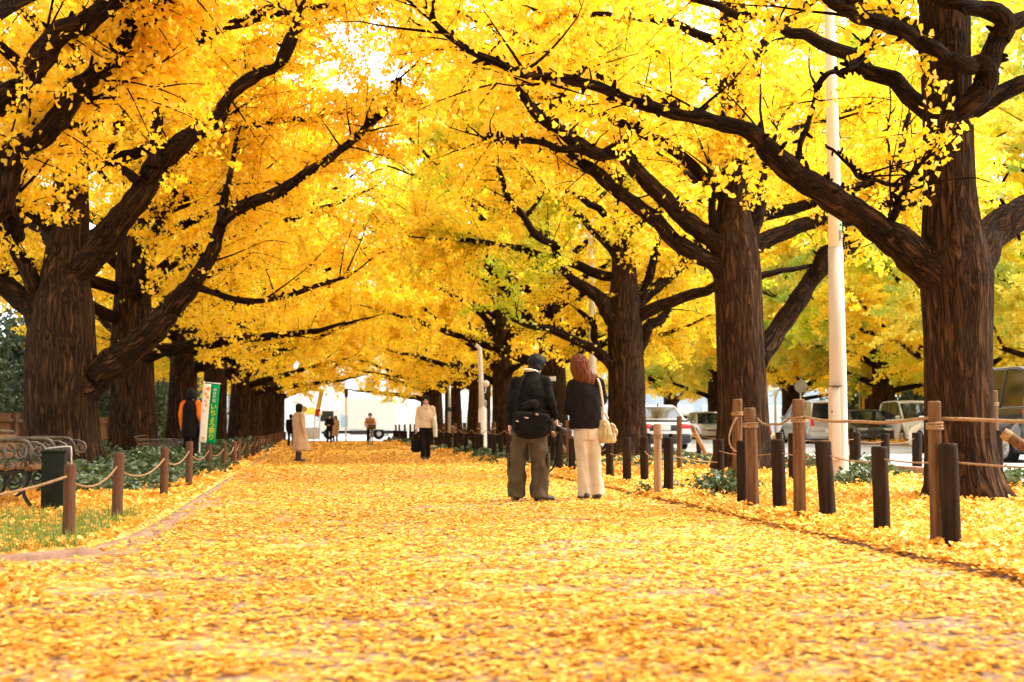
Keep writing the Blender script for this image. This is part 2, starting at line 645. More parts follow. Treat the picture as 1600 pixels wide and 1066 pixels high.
    made = 0
    todo = [(i, False) for i in rs.choice(grown, n_spray * 3, p=pr)]
    ti = [i for i, l in enumerate(limbs) if l[2]]
    if ti and traced_spray:
        p2 = wts[ti] / wts[ti].sum()
        todo = [(i, True) for i in rs.choice(ti, traced_spray, p=p2)] + todo
        n_spray += traced_spray
    if cover:
        # leafy shoots straight from the trunk above the fork
        for q in range(cover[1]):
            z = cover[0] + (zvis + .5 - cover[0]) * rs.rand()
            c0, r_ = on_trunk(z)
            dv_ = np.array([rs.normal() * .6, -1, rs.uniform(-.2, .6)])
            dv_ /= np.linalg.norm(dv_)
            tt = np.linspace(0, 1, 4)[:, None]
            st_ = c0 + dv_ * [1, 1, 0] * r_ * .8
            Lq = rs.uniform(.25, .8)
            ln = st_ + dv_ * Lq * tt
            tl.add(ln, np.linspace(.016, .004, 4), seg=4)
            cl = np.repeat(st_ + dv_ * Lq * np.linspace(.2, 1.05, 5)[:, None], per, 0)
            cl = cl + rs.normal(size=cl.shape) * [.13, .10, .10]
            C.append(cl)
            O.append(np.repeat(dv_[None], len(cl), 0))
            SZ.append(np.full(len(cl), lsize) * rs.uniform(.75, 1.2, len(cl)))
    for li, trc in todo:
        if made >= n_spray:
            break
        pts, rad, _ = limbs[li]
        j = int(len(pts) * rs.beta(2.2, 1.1)) if not trc else int(len(pts) * rs.beta(2.0, 1.2))
        j = min(j, len(pts) - 1)
        st = pts[j]
        out = np.array([st[0], st[1], 0.0])
        ro = np.linalg.norm(out) + 1e-6
        out /= ro
        dr = out * 0.5 + rs.normal(size=3) * 0.75 + np.array([0, 0, 0.12])
        if trc:
            dr[1] = abs(dr[1]) * 0.8 + 0.25
            dr[2] = dr[2] * .8 + .35
        dr /= np.linalg.norm(dr)
        Ls = rs.uniform(.6, 1.7) if not trc else rs.uniform(.35, 1.1)
        en = st + dr * Ls
        inw = en[0] * s
        if front_cut and not trc and en[1] < -0.25 and en[2] < zvis + 0.6 and rs.rand() < 0.93:
            continue
        zl = np.interp(inw, zlow[0], zlow[1]) if zlow else 3.3
        if en[2] < zl + rs.uniform(-.15, .25) and not trc:
            continue
        rmax = float(crown_radius(np.array([en[2]]), H, inw > 0)[0])
        if abs(inw) > rmax + .25 or (not trc and math.hypot(en[0], en[1]) > rmax + .9):
            continue
        if gap and gap[0] < en[0] < gap[1] and en[1] > -.4 and en[2] < 8 and rs.rand() < .95:
            continue
        if zvis > 20 and inw > 4.6 and en[2] > 6.0 and rs.rand() < 0.6:
            continue
        if zvis > 20 and en[2] > 7.5 and rs.rand() < 0.5:
            continue
        made += 1
        hi = en[2] > zvis + 0.6
        nt_ = int(Ls / 0.15) + 1
        t = np.linspace(0.05, 1.05, nt_)[:, None]
        bend = np.array([0, 0, -0.16 * Ls])
        line = st + dr * Ls * t + bend * t ** 2
        if twig and not hi:
            tt = np.linspace(0, 1, 4)[:, None]
            tl.add(st + dr * Ls * tt + bend * tt ** 2, np.linspace(0.013, 0.004, 4), seg=3, caps=False)
        k = per if not hi else max(2, per // 6)
        cl = np.repeat(line, k, 0)
        cl = cl + rs.normal(size=cl.shape) * np.array([1, 1, .6]) * (sp_sig if not hi else sp_sig * 2.2)
        C.append(cl)
        O.append(np.repeat(dr[None], len(cl), 0))
        SZ.append(np.full(len(cl), lsize if not hi else lsize * 2.1) * rs.uniform(.75, 1.2, len(cl)))
    C = np.vstack(C)
    O = np.vstack(O)
    SZ = np.concatenate(SZ)
    v, f = leaves_arrays(C, SZ, rs, up=0.45, outward=O, kind=kind)
    link('trunk', ts.mesh('trunk', M['bark']), T)
    link('limbs', tl.mesh('limbs', M['limb_bark']), T)
    link('crown', np_mesh('crown', v, f, leafmat), T)
    print('tree', name, len(C), 'leaves', ts.n, 'trunk verts')
    return T


def trace(pts, Y0, Y1, w0, w1, powr=1.0):
    """limb surveyed in the photograph: pixel polyline, depth range, widths in photo pixels"""
    n = len(pts)
    out = []
    for i, p in enumerate(pts):
        t = i / (n - 1)
        Y = Y0 + (Y1 - Y0) * t ** powr
        w = p[2] if len(p) > 2 else w0 + (w1 - w0) * t
        k = Y / F_PX * 1.01
        out.append((P(p[0], p[1], Y), 0.5 * w * k))
    return out


GI = 'ginkgo trees lining the leaf covered path'
# --- right row, nearest
R1 = (6.84, 14.6)
y1 = R1[1]
tr_R1 = [(P(1507, 801, y1), .375), (P(1504, 760, y1), .375), (P(1500, 700, y1), .37), (P(1497, 600, y1), .365), (P(1495, 500, y1), .375), (P(1493, 430, y1), .40), (P(1488, 370, y1), .34), (P(1484, 300, y1), .29),
         (P(1481, 200, y1), .275), (P(1478, 100, y1), .275), (P(1476, 0, y1 + .05), .28), (P(1474, -150, y1 + .1), .26), (P(1470, -600, y1 + .2), .20), (P(1465, -1200, y1 + .3), .12), (P(1462, -1700, y1 + .3), .05)]
limbs_R1 = [
    trace([(1478, 445, 66), (1435, 405, 62), (1385, 365, 50), (1325, 325, 44), (1270, 290, 42), (1215, 250, 38), (1185, 216, 30), (1150, 198, 26), (1080, 183, 21), (1000, 163, 19), (930, 135, 17), (880, 122, 15), (820, 117, 12), (765, 93, 12), (712, 66, 11), (683, 38, 8), (668, 12, 5)], y1, y1 - 0.9, 60, 5),
    trace([(1500, 440, 75), (1535, 385, 66), (1565, 352, 56), (1600, 332, 52), (1660, 300, 46), (1760, 230, 36), (1880, 110, 24), (1960, 0, 12)], y1, y1 + 1.2, 60, 10),
    trace([(1462, 196, 36), (1494, 175, 36), (1527, 152, 38), (1543, 122, 38), (1533, 100, 34), (1510, 103, 28), (1478, 88, 26), (1455, 75, 26), (1425, 57, 25), (1395, 40, 25), (1352, 30, 22), (1322, 17, 21), (1297, -2, 18), (1260, -50, 14), (1200, -120, 8)], y1 - .2, y1 - 1.0, 36, 8, .6),
    trace([(1538, 120, 34), (1552, 78, 36), (1570, 40, 34), (1548, 16, 30), (1500, 8, 26), (1466, -8, 24), (1400, -70, 16), (1320, -180, 8)], y1 - .5, y1 - .8, 36, 8),
    trace([(1568, 42, 28), (1600, 28, 26), (1660, -10, 20), (1720, -80, 10)], y1 - .6, y1 - .4, 28, 8),
    trace([(1243, 262, 9), (1254, 215, 10), (1264, 190, 9), (1281, 130, 10), (1300, 112, 8), (1320, 112, 10), (1340, 92, 18), (1353, 70, 12)], y1 - .1, y1 + .9, 9, 8),
    trace([(1388, 345, 4), (1392, 290, 4), (1388, 220, 3), (1392, 134, 2.5)], y1 - .3, y1 - .3, 4, 2),
    trace([(1392, 345, 14), (1408, 310, 14), (1422, 275, 10), (1440, 255, 7)], y1 - .1, y1 - .7, 14, 6),
    trace([(1290, 228, 4), (1320, 250, 6), (1340, 275, 7), (1370, 283, 7), (1410, 290, 8), (1440, 280, 8)], y1 - .2, y1 + .3, 4, 8),
]
make_tree('ginkgo_tree', R1, -1, .37, 19, 3, 'ginkgo with flared roots behind the tall front post, its long limb reaching over the path', M['leaf'], GI,
          limbs_R1, tr_R1, ([-6, -1, 0, 1.2, 2.2, 4, 6], [3.9, 3.7, 4.0, 4.4, 4.3, 4.9, 5.1]), zvis=6.2, n_limb=40, n_spray=820, per=12, lsize=.078, kind='fan', z_limb0=4.3, trunk_seg=72, traced_spray=170, gap=(-1.9, 1.3))
# --- right row, second
R2 = (7.2, 24.0)
y2 = R2[1]
tr_R2 = [(P(1163, 752, y2), .56), (P(1163, 735, y2), .52), (P(1162, 690, y2), .47), (P(1160, 600, y2), .44), (P(1156, 500, y2), .42), (P(1152, 420, y2), .43), (P(1147, 370, y2), .40), (P(1146, 320, y2), .28), (P(1146, 230, y2), .26), (P(1145, 100, y2), .24),
         (P(1144, -50, y2), .22), (P(1142, -400, y2), .15), (P(1140, -800, y2), .06)]
limbs_R2 = [
    trace([(1140, 400, 40), (1110, 372, 32), (1073, 345, 29), (1032, 304, 27), (995, 268, 27), (970, 236, 25), (937, 242, 22), (904, 225, 23), (871, 200, 20), (838, 178, 17), (815, 145, 12), (800, 130, 8)], y2, y2 - 1.2, 38, 8),
    trace([(1140, 440, 40), (1114, 411, 30), (1061, 382, 26), (1020, 340, 24), (970, 303, 22), (929, 268, 20), (895, 245, 14), (880, 230, 10)], y2, y2 - .5, 34, 10),
    trace([(907, 232, 14), (879, 234, 12), (838, 221, 10), (805, 220, 12), (780, 218, 9), (755, 216, 6)], y2 - 1.0, y2 - .6, 12, 6),
    trace([(966, 238, 14), (978, 215, 12), (993, 200, 8), (1000, 188, 5)], y2 - .6, y2 - .9, 12, 5),
    trace([(870, 190, 10), (862, 165, 10), (880, 150, 8), (905, 118, 6), (930, 90, 4)], y2 - 1.1, y2 - .6, 10, 4),
    trace([(1160, 400, 34), (1179, 347, 26), (1186, 310, 23), (1191, 280, 17), (1200, 240, 11), (1215, 190, 7)], y2, y2 + .5, 30, 8),
    trace([(1135, 400, 24), (1118, 360, 18), (1113, 330, 14), (1114, 290, 10), (1108, 260, 8)], y2, y2 - .5, 22, 8),
    trace([(1180, 560, 46), (1205, 530, 34), (1240, 480, 30), (1272, 432, 28), (1300, 405, 30), (1335, 375, 26), (1370, 330, 22), (1400, 260, 14), (1420, 180, 8)], y2, y2 + 1.3, 40, 8),
    trace([(1272, 435, 22), (1285, 400, 22), (1310, 380, 18), (1320, 340, 10)], y2 + .4, y2 + .1, 20, 8),
]
make_tree('ginkgo_tree', R2, -1, .45, 20, 8, 'thick ginkgo with many forked limbs behind the looped rope post, left of the lamp pole', M['leaf'], GI,
          limbs_R2, tr_R2, ([-6, -1, 0, 1, 2, 3.2, 4.2, 6], [3.6, 3.6, 3.9, 4.6, 5.1, 6.0, 6.5, 6.6]), zvis=9.0, n_limb=44, n_spray=1350, per=13, lsize=.085, z_limb0=3.9, trunk_seg=56, traced_spray=150, cover=(4.9, 42))
# --- right row, third
R3 = (7.15, 33.8)
y3 = R3[1]
tr_R3 = [(P(977, 728, y3), .60), (P(978, 715, y3), .54), (P(979, 660, y3), .48), (P(979, 600, y3), .46), (P(977, 540, y3), .44), (P(976, 480, y3), .42), (P(975, 430, y3), .32), (P(974, 370, y3), .26), (P(972, 320, y3), .22), (P(972, 200, y3), .18), (P(970, 0, y3), .14), (P(970, -300, y3), .07)]
limbs_R3 = [
    trace([(965, 510, 28), (952, 495, 24), (937, 466, 22), (904, 444, 17), (887, 430, 14), (875, 413, 14), (870, 398, 10), (860, 380, 6)], y3, y3 - .8, 26, 8),
    trace([(873, 404, 10), (868, 384, 12), (838, 368, 13), (817, 337, 10), (793, 308, 9), (784, 279, 7), (778, 262, 5)], y3 - .8, y3 - 1.2, 12, 6),
    trace([(820, 340, 7), (838, 318, 6), (857, 285, 5)], y3 - 1.0, y3 - .8, 7, 4),
    trace([(985, 500, 30), (1002, 470, 21), (1032, 444, 17), (1057, 423, 16), (1077, 399, 12), (1090, 375, 7)], y3, y3 + .6, 26, 8),
    trace([(995, 478, 20), (1011, 444, 14), (1020, 411, 13), (1026, 385, 8)], y3, y3 - .3, 18, 8),
    trace([(985, 560, 26), (1002, 540, 18), (1013, 510, 18), (1032, 500, 15), (1046, 480, 8)], y3, y3 + .5, 22, 8),
    trace([(968, 585, 30), (952, 566, 19), (929, 547, 16), (888, 527, 13), (859, 514, 12), (826, 510, 7), (800, 500, 4)], y3, y3 - .8, 24, 5),
    trace([(940, 556, 12), (929, 531, 11), (925, 506, 10), (904, 485, 6)], y3 - .2, y3 + .1, 12, 6),
]
make_tree('ginkgo_tree', R3, -1, .46, 20, 14, 'dark ginkgo beside the red haired woman, with low forked limbs against yellow green foliage', M['leaf_green'], GI,
          limbs_R3, tr_R3, ([-6, -1, 0, 1.5, 3, 6], [3.6, 3.7, 4.2, 4.0, 3.9, 4.2]), zvis=12, n_limb=46, n_spray=1450, per=14, lsize=.092, z_limb0=3.6, trunk_seg=44, traced_spray=110, cover=(4.9, 60))
# --- left row, the one leaning in from outside the frame
L0 = (-4.9, 15.6)
yl = L0[1]
limbs_L0 = [
    trace([(-185, 330, 90), (-110, 260, 66), (-40, 185, 50), (0, 157, 40), (32, 135, 38), (61, 96, 40), (86, 57, 38), (125, 39, 34), (153, 21, 30), (185, 0, 26), (230, -40, 18), (290, -90, 10)], yl, yl - 1.0, 60, 10),
    trace([(-180, 400, 90), (-110, 370, 66), (-40, 345, 52), (0, 312, 44), (14, 257, 42), (36, 228, 38), (71, 210, 36), (100, 170, 34), (118, 143, 38), (145, 120, 28), (171, 103, 26), (189, 78, 22), (203, 43, 24), (217, 0, 22), (235, -50, 14), (250, -100, 8)], yl, yl - .3, 60, 10),
    trace([(118, 140, 16), (135, 135, 16), (138, 158, 12)], yl, yl, 16, 10),
    trace([(215, 30, 14), (235, 28, 14), (250, 10, 14), (262, -10, 8)], yl - .3, yl - .3, 14, 8),
    trace([(8, 300, 24), (20, 340, 20), (30, 370, 18), (22, 330, 16), (28, 300, 12)], yl, yl + .4, 22, 10),
]
make_tree('ginkgo_tree', L0, 1, .48, 17, 21, 'ginkgo outside the upper left corner whose heavy limbs cross above the ornate bench', M['leaf_orange'], GI,
          limbs_L0, None, ([-6, 0, 1.5, 3, 6], [3.5, 3.6, 4.4, 4.9, 5.2]), zvis=6.4, n_limb=36, n_spray=650, per=12, lsize=.078, kind='fan', z_limb0=4.0, trunk_seg=40, traced_spray=200)
# --- left row, first in frame
L1 = (-4.85, 25.0)
ym = L1[1]
tr_L1 = [(P(98, 748, ym), .74), (P(98, 735, ym), .68), (P(98, 700, ym), .63), (P(96, 640, ym), .61), (P(95, 580, ym), .62), (P(96, 520, ym), .58), (P(98, 470, ym), .52), (P(102, 420, ym), .40), (P(108, 350, ym), .34), (P(110, 280, ym), .30), (P(112, 150, ym), .27), (P(115, 0, ym), .25), (P(118, -400, ym), .16), (P(120, -800, ym), .06)]
limbs_L1 = [
    trace([(80, 520, 60), (56, 484, 44), (30, 465, 34), (0, 439, 32), (-50, 400, 28), (-140, 330, 20), (-230, 250, 10)], ym, ym + .3, 56, 10),
    trace([(62, 490, 32), (50, 437, 26), (30, 400, 22), (22, 378, 20), (10, 330, 14), (0, 290, 8)], ym - .1, ym - .4, 30, 8),
    trace([(80, 500, 60), (100, 440, 50), (150, 395, 46), (189, 342, 42), (221, 303, 36), (239, 264, 34), (271, 235, 32), (310, 203, 27), (342, 183, 24), (352, 160, 18), (378, 132, 21), (405, 116, 17), (432, 104, 16), (448, 78, 22), (462, 40, 14), (470, 10, 8)], ym, ym - 1.4, 56, 8),
    trace([(239, 262, 22), (243, 228, 18), (246, 171, 17), (246, 121, 15), (250, 95, 8)], ym - .8, ym - .5, 20, 8),
    trace([(216, 284, 15), (190, 262, 13), (164, 246, 12), (176, 222, 12), (192, 178, 12), (207, 135, 12), (217, 93, 11), (216, 78, 7)], ym - .7, ym - .3, 14, 8),
    trace([(120, 600, 80), (143, 596, 58), (165, 575, 46), (210, 543, 42), (248, 506, 40), (272, 476, 34), (297, 450, 28), (318, 416, 24), (334, 390, 21), (345, 352, 18), (368, 328, 19), (400, 314, 19), (440, 297, 17), (470, 276, 15), (512, 250, 13), (550, 220, 12), (580, 192, 13), (600, 168, 15), (618, 140, 12), (626, 122, 6)], ym, ym - 1.2, 70, 8),
    trace([(300, 446, 14), (330, 456, 10), (380, 470, 9), (440, 465, 8), (500, 445, 7), (545, 432, 5)], ym - .5, ym + 1.0, 12, 5),
    trace([(345, 352, 16), (349, 320, 13), (356, 290, 11), (362, 262, 8), (370, 215, 6)], ym - .7, ym - .2, 14, 6),
    trace([(585, 190, 8), (605, 175, 7), (632, 165, 4)], ym - 1.1, ym - 1.0, 8, 4),
]
make_tree('ginkgo_tree', L1, 1, .62, 17, 29, 'massive ginkgo behind the ornate bench and green bin, first whole trunk on the left', M['leaf_orange'], GI,
          limbs_L1, tr_L1, ([-6, -1, 0, 1.0, 2.0, 3.0, 4.5, 6], [3.5, 3.5, 3.6, 3.9, 4.5, 4.8, 5.9, 6.6]), zvis=9.2, n_limb=44, n_spray=1300, per=13, lsize=.085, z_limb0=3.6, trunk_seg=64, traced_spray=240, cover=(4.4, 40))
# --- the rest of both rows: three more individuals, then copies
SEEN_R = ['dark ginkgo trunk with a small white plate between the man and the red haired woman', 'ginkgo half hidden behind the man in the black jacket', 'ginkgo just right of the white lamp post with a globe',
          'ginkgo just left of the white lamp post with a globe', 'ginkgo behind the walking woman in the cream jacket', 'last ginkgo of the right row, next to the white truck']
SEEN_L = ['second whole ginkgo trunk on the left, behind the orange sleeved person', 'third ginkgo trunk on the left, left of the green banner', 'ginkgo trunk directly behind the green banner',
          'ginkgo right of the green banner, its low limbs toward the path', 'ginkgo left of the woman in the long beige coat', 'ginkgo nearest the beige coated woman, partly behind others', 'last ginkgo of the left row, by the street end']
var = []
zl = ([-6, 0, 2, 3.5, 5, 6.5], [3.0, 2.8, 2.2, 2.5, 4.0, 5.2])
LX = -4.95
YL = [34.2, 43.0, 52, 61, 70, 79, 87]
YR = [43.2, 52.2, 61.2, 70, 78.5, 86.5]
tA = make_tree('ginkgo_tree', (LX, YL[0]), 1, .56, 18, 41, SEEN_L[0], M['leaf'], GI, zlow=zl, zvis=30, n_limb=46, n_spray=950, per=13, lsize=.098, z_first=2.6, trunk_seg=40, front_cut=False)
tB = make_tree('ginkgo_tree', (7.1 + float(bend(YR[0])) * .6, YR[0]), -1, .48, 18.5, 52, SEEN_R[0], M['leaf_green'], GI, zlow=zl, zvis=30, n_limb=46, n_spray=850, per=12, lsize=.11, z_first=2.6, trunk_seg=32, front_cut=False)
tC = make_tree('ginkgo_tree', (LX + .12, YL[1]), 1, .46, 18, 63, SEEN_L[1], M['leaf'], GI, zlow=zl, zvis=30, n_limb=46, n_spray=850, per=12, lsize=.11, z_first=2.5, trunk_seg=32, front_cut=False)
for i, yy in enumerate(YL[2:]):
    o = copy_tree((tA, tB, tC)[(i + 1) % 3])
    o.location = (LX + 0.10 * math.sin(i * 2.1) + .019 * (yy - 36), yy, 0)
    o.rotation_euler = (0, 0, rnd.uniform(-.25, .25) + (PI if (i + 1) % 3 == 1 else 0))
    o.scale = (1, 1, rnd.uniform(.95, 1.05))
    o['label'] = SEEN_L[i + 2]
for i, yy in enumerate(YR[1:]):
    k = i % 3
    o = copy_tree((tC, tA, tB)[k])
    o.location = (7.1 + 0.12 * math.sin(i * 1.7) + float(bend(yy)) * 1.25, yy, 0)
    o.rotation_euler = (0, 0, rnd.uniform(-.25, .25) + (0 if k == 2 else PI))
    o.scale = (.95, .95, rnd.uniform(.95, 1.05))
    o['label'] = SEEN_R[i + 1]
# --- the avenue goes on past the viewer: unseen trees added to shade the near path
tN = make_tree('ginkgo_tree', (7.0, 4.6), -1, .45, 17, 91, 'unseen ginkgo of the avenue, added beside or behind the viewer for shade', M['leaf'], GI, zlow=([-6, 6], [5.3, 5.3]), zvis=6.0, n_limb=40, n_spray=800, per=12, lsize=.12, z_limb0=4.9, trunk_seg=24, front_cut=False, twig=False)
for x, y, r_ in ((-5.0, 5.6, PI), (7.0, -4.5, .3), (-5.0, -4.0, PI + .3)):
    o = copy_tree(tN)
    o.location = (x, y, 0)
    o.rotation_euler = (0, 0, r_)
# --- rows beyond the street: greener trees
GS = 'green and yellow ginkgos across the street'
tS = make_tree('street_tree', (25.6, 62), -1, .55, 23, 77, 'yellow green ginkgo behind the black car across the street', M['leaf_street'], GS, zlow=([-6, 0, 6], [2.6, 3.2, 2.5]), zvis=30, n_limb=44, n_spray=1250, per=10, lsize=.14, z_first=2.3, trunk_seg=20, front_cut=False, twig=False)
tS2 = make_tree('street_tree', (23.9, 70), -1, .5, 23, 78, 'pale yellow ginkgo behind the round sign and silver van across the street', M['leaf_green'], GS, zlow=([-6, 0, 6], [2.6, 3.2, 2.5]), zvis=30, n_limb=44, n_spray=1250, per=10, lsize=.14, z_first=2.3, trunk_seg=20, front_cut=False, twig=False)
ST = [(23.7, 40, 0, 'yellow green ginkgo across the street beyond the black people carrier at the right edge'), (24.2, 50, 1, 'ginkgo across the street showing right behind the nearest path ginkgo'),
      (23.7, 80, 0, 'ginkgo across the street between the white cars and the silver van'), (23.6, 90, 1, 'bright yellow ginkgo across the street above the small white cars'), (23.7, 101, 0, 'ginkgo across the street at its far end, above the white sedan'),
      (32.5, 45, 0, 'greenish ginkgo of the second row across the street, behind the white minivan'), (32.5, 55, 1, 'ginkgo of the second row across the street, rightmost behind the lamp pole'), (32.4, 66, 0, 'greenish ginkgo of the second row across the street, left of the lamp pole'),
      (32.5, 78, 1, 'ginkgo of the second row across the street, behind the thick forked ginkgo'), (32.5, 92, 0, 'farthest greenish ginkgo of the second row across the street')]
for i, (x, y, k, lb) in enumerate(ST):
    o = copy_tree((tS, tS2)[k])
    o.location = (x + float(bend(y)), y, 0)
    o.rotation_euler = (0, 0, rnd.uniform(0, 6.28))
    o.scale = (1, 1, rnd.uniform(.9, 1.1))
    o['label'] = lb
# --- dark evergreens behind the left fence and far right
GE = 'dark evergreen trees behind the board fence'


def evergreen(x, y, h, r, seed, label, group, n=9000, ls=.16):
    rs = np.random.RandomState(seed)
    T = empty('evergreen_tree', (x, y, 0), 0, label, 'tree', group)
    ts = TubeSet()
    ts.add([(0, 0, -.1), (.05, 0, h * .3), (0, .1, h * .6), (.1, 0, h * .9)], [.16, .13, .09, .03], seg=10, seed=seed)
    cl = []
    for k in range(70):
        a, zz = rs.uniform(0, 6.28), rs.uniform(.06, 1)
        rr = r * (0.55 + .45 * math.sin(zz * 3.0)) * rs.uniform(.55, 1.0) * (1.05 - .35 * zz)
        c = np.array([rr * math.cos(a), rr * math.sin(a), zz * h])
        ts.add([(0, 0, max(.3, zz * h - .8)), c * [.5, .5, 1] + [0, 0, -.3], c], [.05, .03, .01], seg=5)
        cl.append(c + rs.normal(size=(n // 70, 3)) * [.34, .34, .28])
    C = np.vstack(cl)
    v, f = leaves_arrays(C, rs.uniform(.7, 1.3, len(C)) * ls, rs, up=.4, kind='oval')
    link('trunk', ts.mesh('trunk', M['bark']), T)
    link('crown', np_mesh('crown', v, f, M['evergreen']), T)
    return T


e0 = evergreen(-11.6, 33, 4.6, 2.3, 5, 'dark evergreen behind the board fence at the far left edge', GE)
for i, (x, y, sc, lb) in enumerate([(-12.0, 38, 1.1, 'dark evergreen behind the fence, left of the massive ginkgo trunk'), (-11.8, 43.5, .95, 'dark evergreen behind the fence, half covered by the massive ginkgo trunk'),
                                    (-12.2, 49, 1.2, 'dark evergreen behind the fence between the two whole left trunks'), (-11.9, 56, 1.0, 'dark evergreen behind the fence near the second whole left trunk'), (-12, 64, 1.15, 'dark evergreen behind the fence, second farthest on the left'), (-11.5, 72, 1.3, 'dark evergreen behind the fence, seen between the trunks by the green banner'), (-11.8, 82, 1.35, 'dark evergreen past the end of the board fence'), (-11, 93, 1.5, 'dark evergreen across the side street on the left'), (-13, 104, 1.6, 'farthest dark evergreen on the left, across the side street')]):
    o = copy_tree(e0)
    o.location = (x, y, 0)
    o.rotation_euler = (0, 0, i * 1.3)
    o.scale = (sc, sc, sc)
    o['label'] = lb
GF = 'dark evergreens beyond the second row across the street'
for i, (x, y, sc, lb) in enumerate([(37, 48, 1.3, 'dark evergreen across the street beside the black people carrier'), (37.5, 55, 1.5, 'dark evergreen across the street above the white minivan'), (37, 62, 1.3, 'dark evergreen across the street above the black car'),
                                    (37.5, 70, 1.4, 'dark evergreen across the street above the silver van'), (37, 79, 1.3, 'dark evergreen across the street left of the round sign'), (37.5, 90, 1.4, 'farthest dark evergreen across the street')]):
    o = copy_tree(e0)
    o.location = (x, y, 0)
    o.rotation_euler = (0, 0, i * 1.9)
    o.scale = (sc * 1.35, sc * 1.35, sc)
    o['label'] = lb
    o['group'] = GF
# ------------------------------------------------------------------ ground, path, street, litter
def ground_leaf_material(name, bare, scale=15.0, bare_amt=0.5, tint=0.0):
    """surface of trodden leaves: cells of leaf tones over a bare surface showing through in patches"""
    m, nt, out = new_mat(name)
    tc = nt.nodes.new('ShaderNodeTexCoord')
    v = tc.outputs['Object']
    vo = nt.nodes.new('ShaderNodeTexVoronoi')
    vo.inputs['Scale'].default_value = scale
    vo.inputs['Randomness'].default_value = 1
    nz = nt.nodes.new('ShaderNodeTexNoise')
    nz.inputs['Scale'].default_value = 9
    nt.links.new(v, nz.inputs['Vector'])
    vv = mixc(nt, 0.06, v, nz.outputs['Color'], 'ADD')
    nt.links.new(vv, vo.inputs['Vector'])
    sep = nt.nodes.new('ShaderNodeSeparateColor')
    nt.links.new(vo.outputs['Color'], sep.inputs[0])
    c = ramp(nt, sep.outputs[0], [(0.05, (0.42, 0.19, 0.025)), (0.3, (0.65, 0.33, 0.045)), (0.6, (0.76, 0.44, 0.10)), (0.9, (0.80, 0.56, 0.24))])
    vo2 = nt.nodes.new('ShaderNodeTexVoronoi')
    vo2.inputs['Scale'].default_value = scale * 1.6
    nt.links.new(vv, vo2.inputs['Vector'])
    sep2 = nt.nodes.new('ShaderNodeSeparateColor')
    nt.links.new(vo2.outputs['Color'], sep2.inputs[0])
    c2 = ramp(nt, sep2.outputs[1], [(0.1, (0.48, 0.23, 0.035)), (0.5, (0.73, 0.41, 0.08)), (0.9, (0.80, 0.56, 0.22))])
    c = mixc(nt, 0.4, c, c2)
    big = noise(nt, v, 0.55, 4.0, 0.6)
    small = noise(nt, v, 6.0, 3.0)
    mx = mixc(nt, 0.4, big, small)
    f = ramp(nt, mx, [(bare_amt, (0, 0, 0)), (bare_amt + 0.07, (1, 1, 1))])
    sp = nt.nodes.new('ShaderNodeMath')
    sp.operation = 'LESS_THAN'
    nt.links.new(sep2.outputs[2], sp.inputs[0])
    sp.inputs[1].default_value = 0.72
    ff = mixc(nt, 1.0, f, sp.outputs[0], 'MULTIPLY')
    g = noise(nt, v, 90.0, 2.0)
    bc = ramp(nt, g, [(0.3, tuple(x * .8 for x in bare)), (0.7, tuple(min(1, x * 1.15) for x in bare))])
    c = mixc(nt, ff, c, bc)
    pbsdf(nt, out, c, 0.75, 0, bump(nt, sep.outputs[1], 0.5, 0.012))
    return m


M['path'] = ground_leaf_material('path_leaf_cover', (0.27, 0.19, 0.145), 20, 0.42)
M['earth'] = ground_leaf_material('earth_leaf_cover', (0.16, 0.10, 0.05), 15, 0.62)
M['road'] = mottled('pale_asphalt', (0.33, 0.33, 0.33), (0.40, 0.40, 0.39), 1.5, 0.7, bstr=.1)
M['kerb'] = mottled('kerb_stone', (0.20, 0.125, 0.085), (0.36, 0.24, 0.17), 5, .8, bstr=.6)
M['verge'] = mottled('far_ground', (0.14, 0.13, 0.06), (0.22, 0.2, 0.09), .4, .9)


def sheet(name, x0, x1, y0, y1, z, mat, nx=1, ny=1, fz=None):
    xs, ys = np.linspace(x0, x1, nx + 1), np.linspace(y0, y1, ny + 1)
    X, Y = np.meshgrid(xs, ys)
    Z = np.full(X.shape, z) if fz is None else fz(X, Y)
    if name not in ('ground', 'cross_street'):
        X = X + bend(Y)
    v = np.stack([X.ravel(), Y.ravel(), Z.ravel()], 1)
    i = np.arange(ny)[:, None] * (nx + 1) + np.arange(nx)[None, :]
    q = np.stack([i, i + 1, i + nx + 2, i + nx + 1], -1).reshape(-1, 4)
    o = link(name, np_mesh(name, v, q, mat, None, True))
    return tag(o, kind='structure')


def bumps(X, Y):
    return 0.012 * np.sin(X * 2.3 + 1.3 * np.sin(Y * .9)) + 0.012 * np.sin(Y * 1.7 + X) + .008 * np.sin(X * 5 + Y * 3.1)


def in_left_bed(x, y):
    """inside the rounded bed corner"""
    cx, cy, r = -3.1, 10.7, 1.42
    inside = (x < -1.7) & (y > 9.2)
    corner = (x > cx) & (y < cy)
    return inside & (~corner | (np.hypot(x - cx, y - cy) < r))


sheet('ground', -300, 300, -60, 700, -0.03, M['verge'])
sheet('path', -1.62, 3.9, -8, 84.5, 0.0, M['path'], 10, 150, lambda X, Y: 0.004 + 0.25 * bumps(X, Y) + .004)
LY0 = 9.35
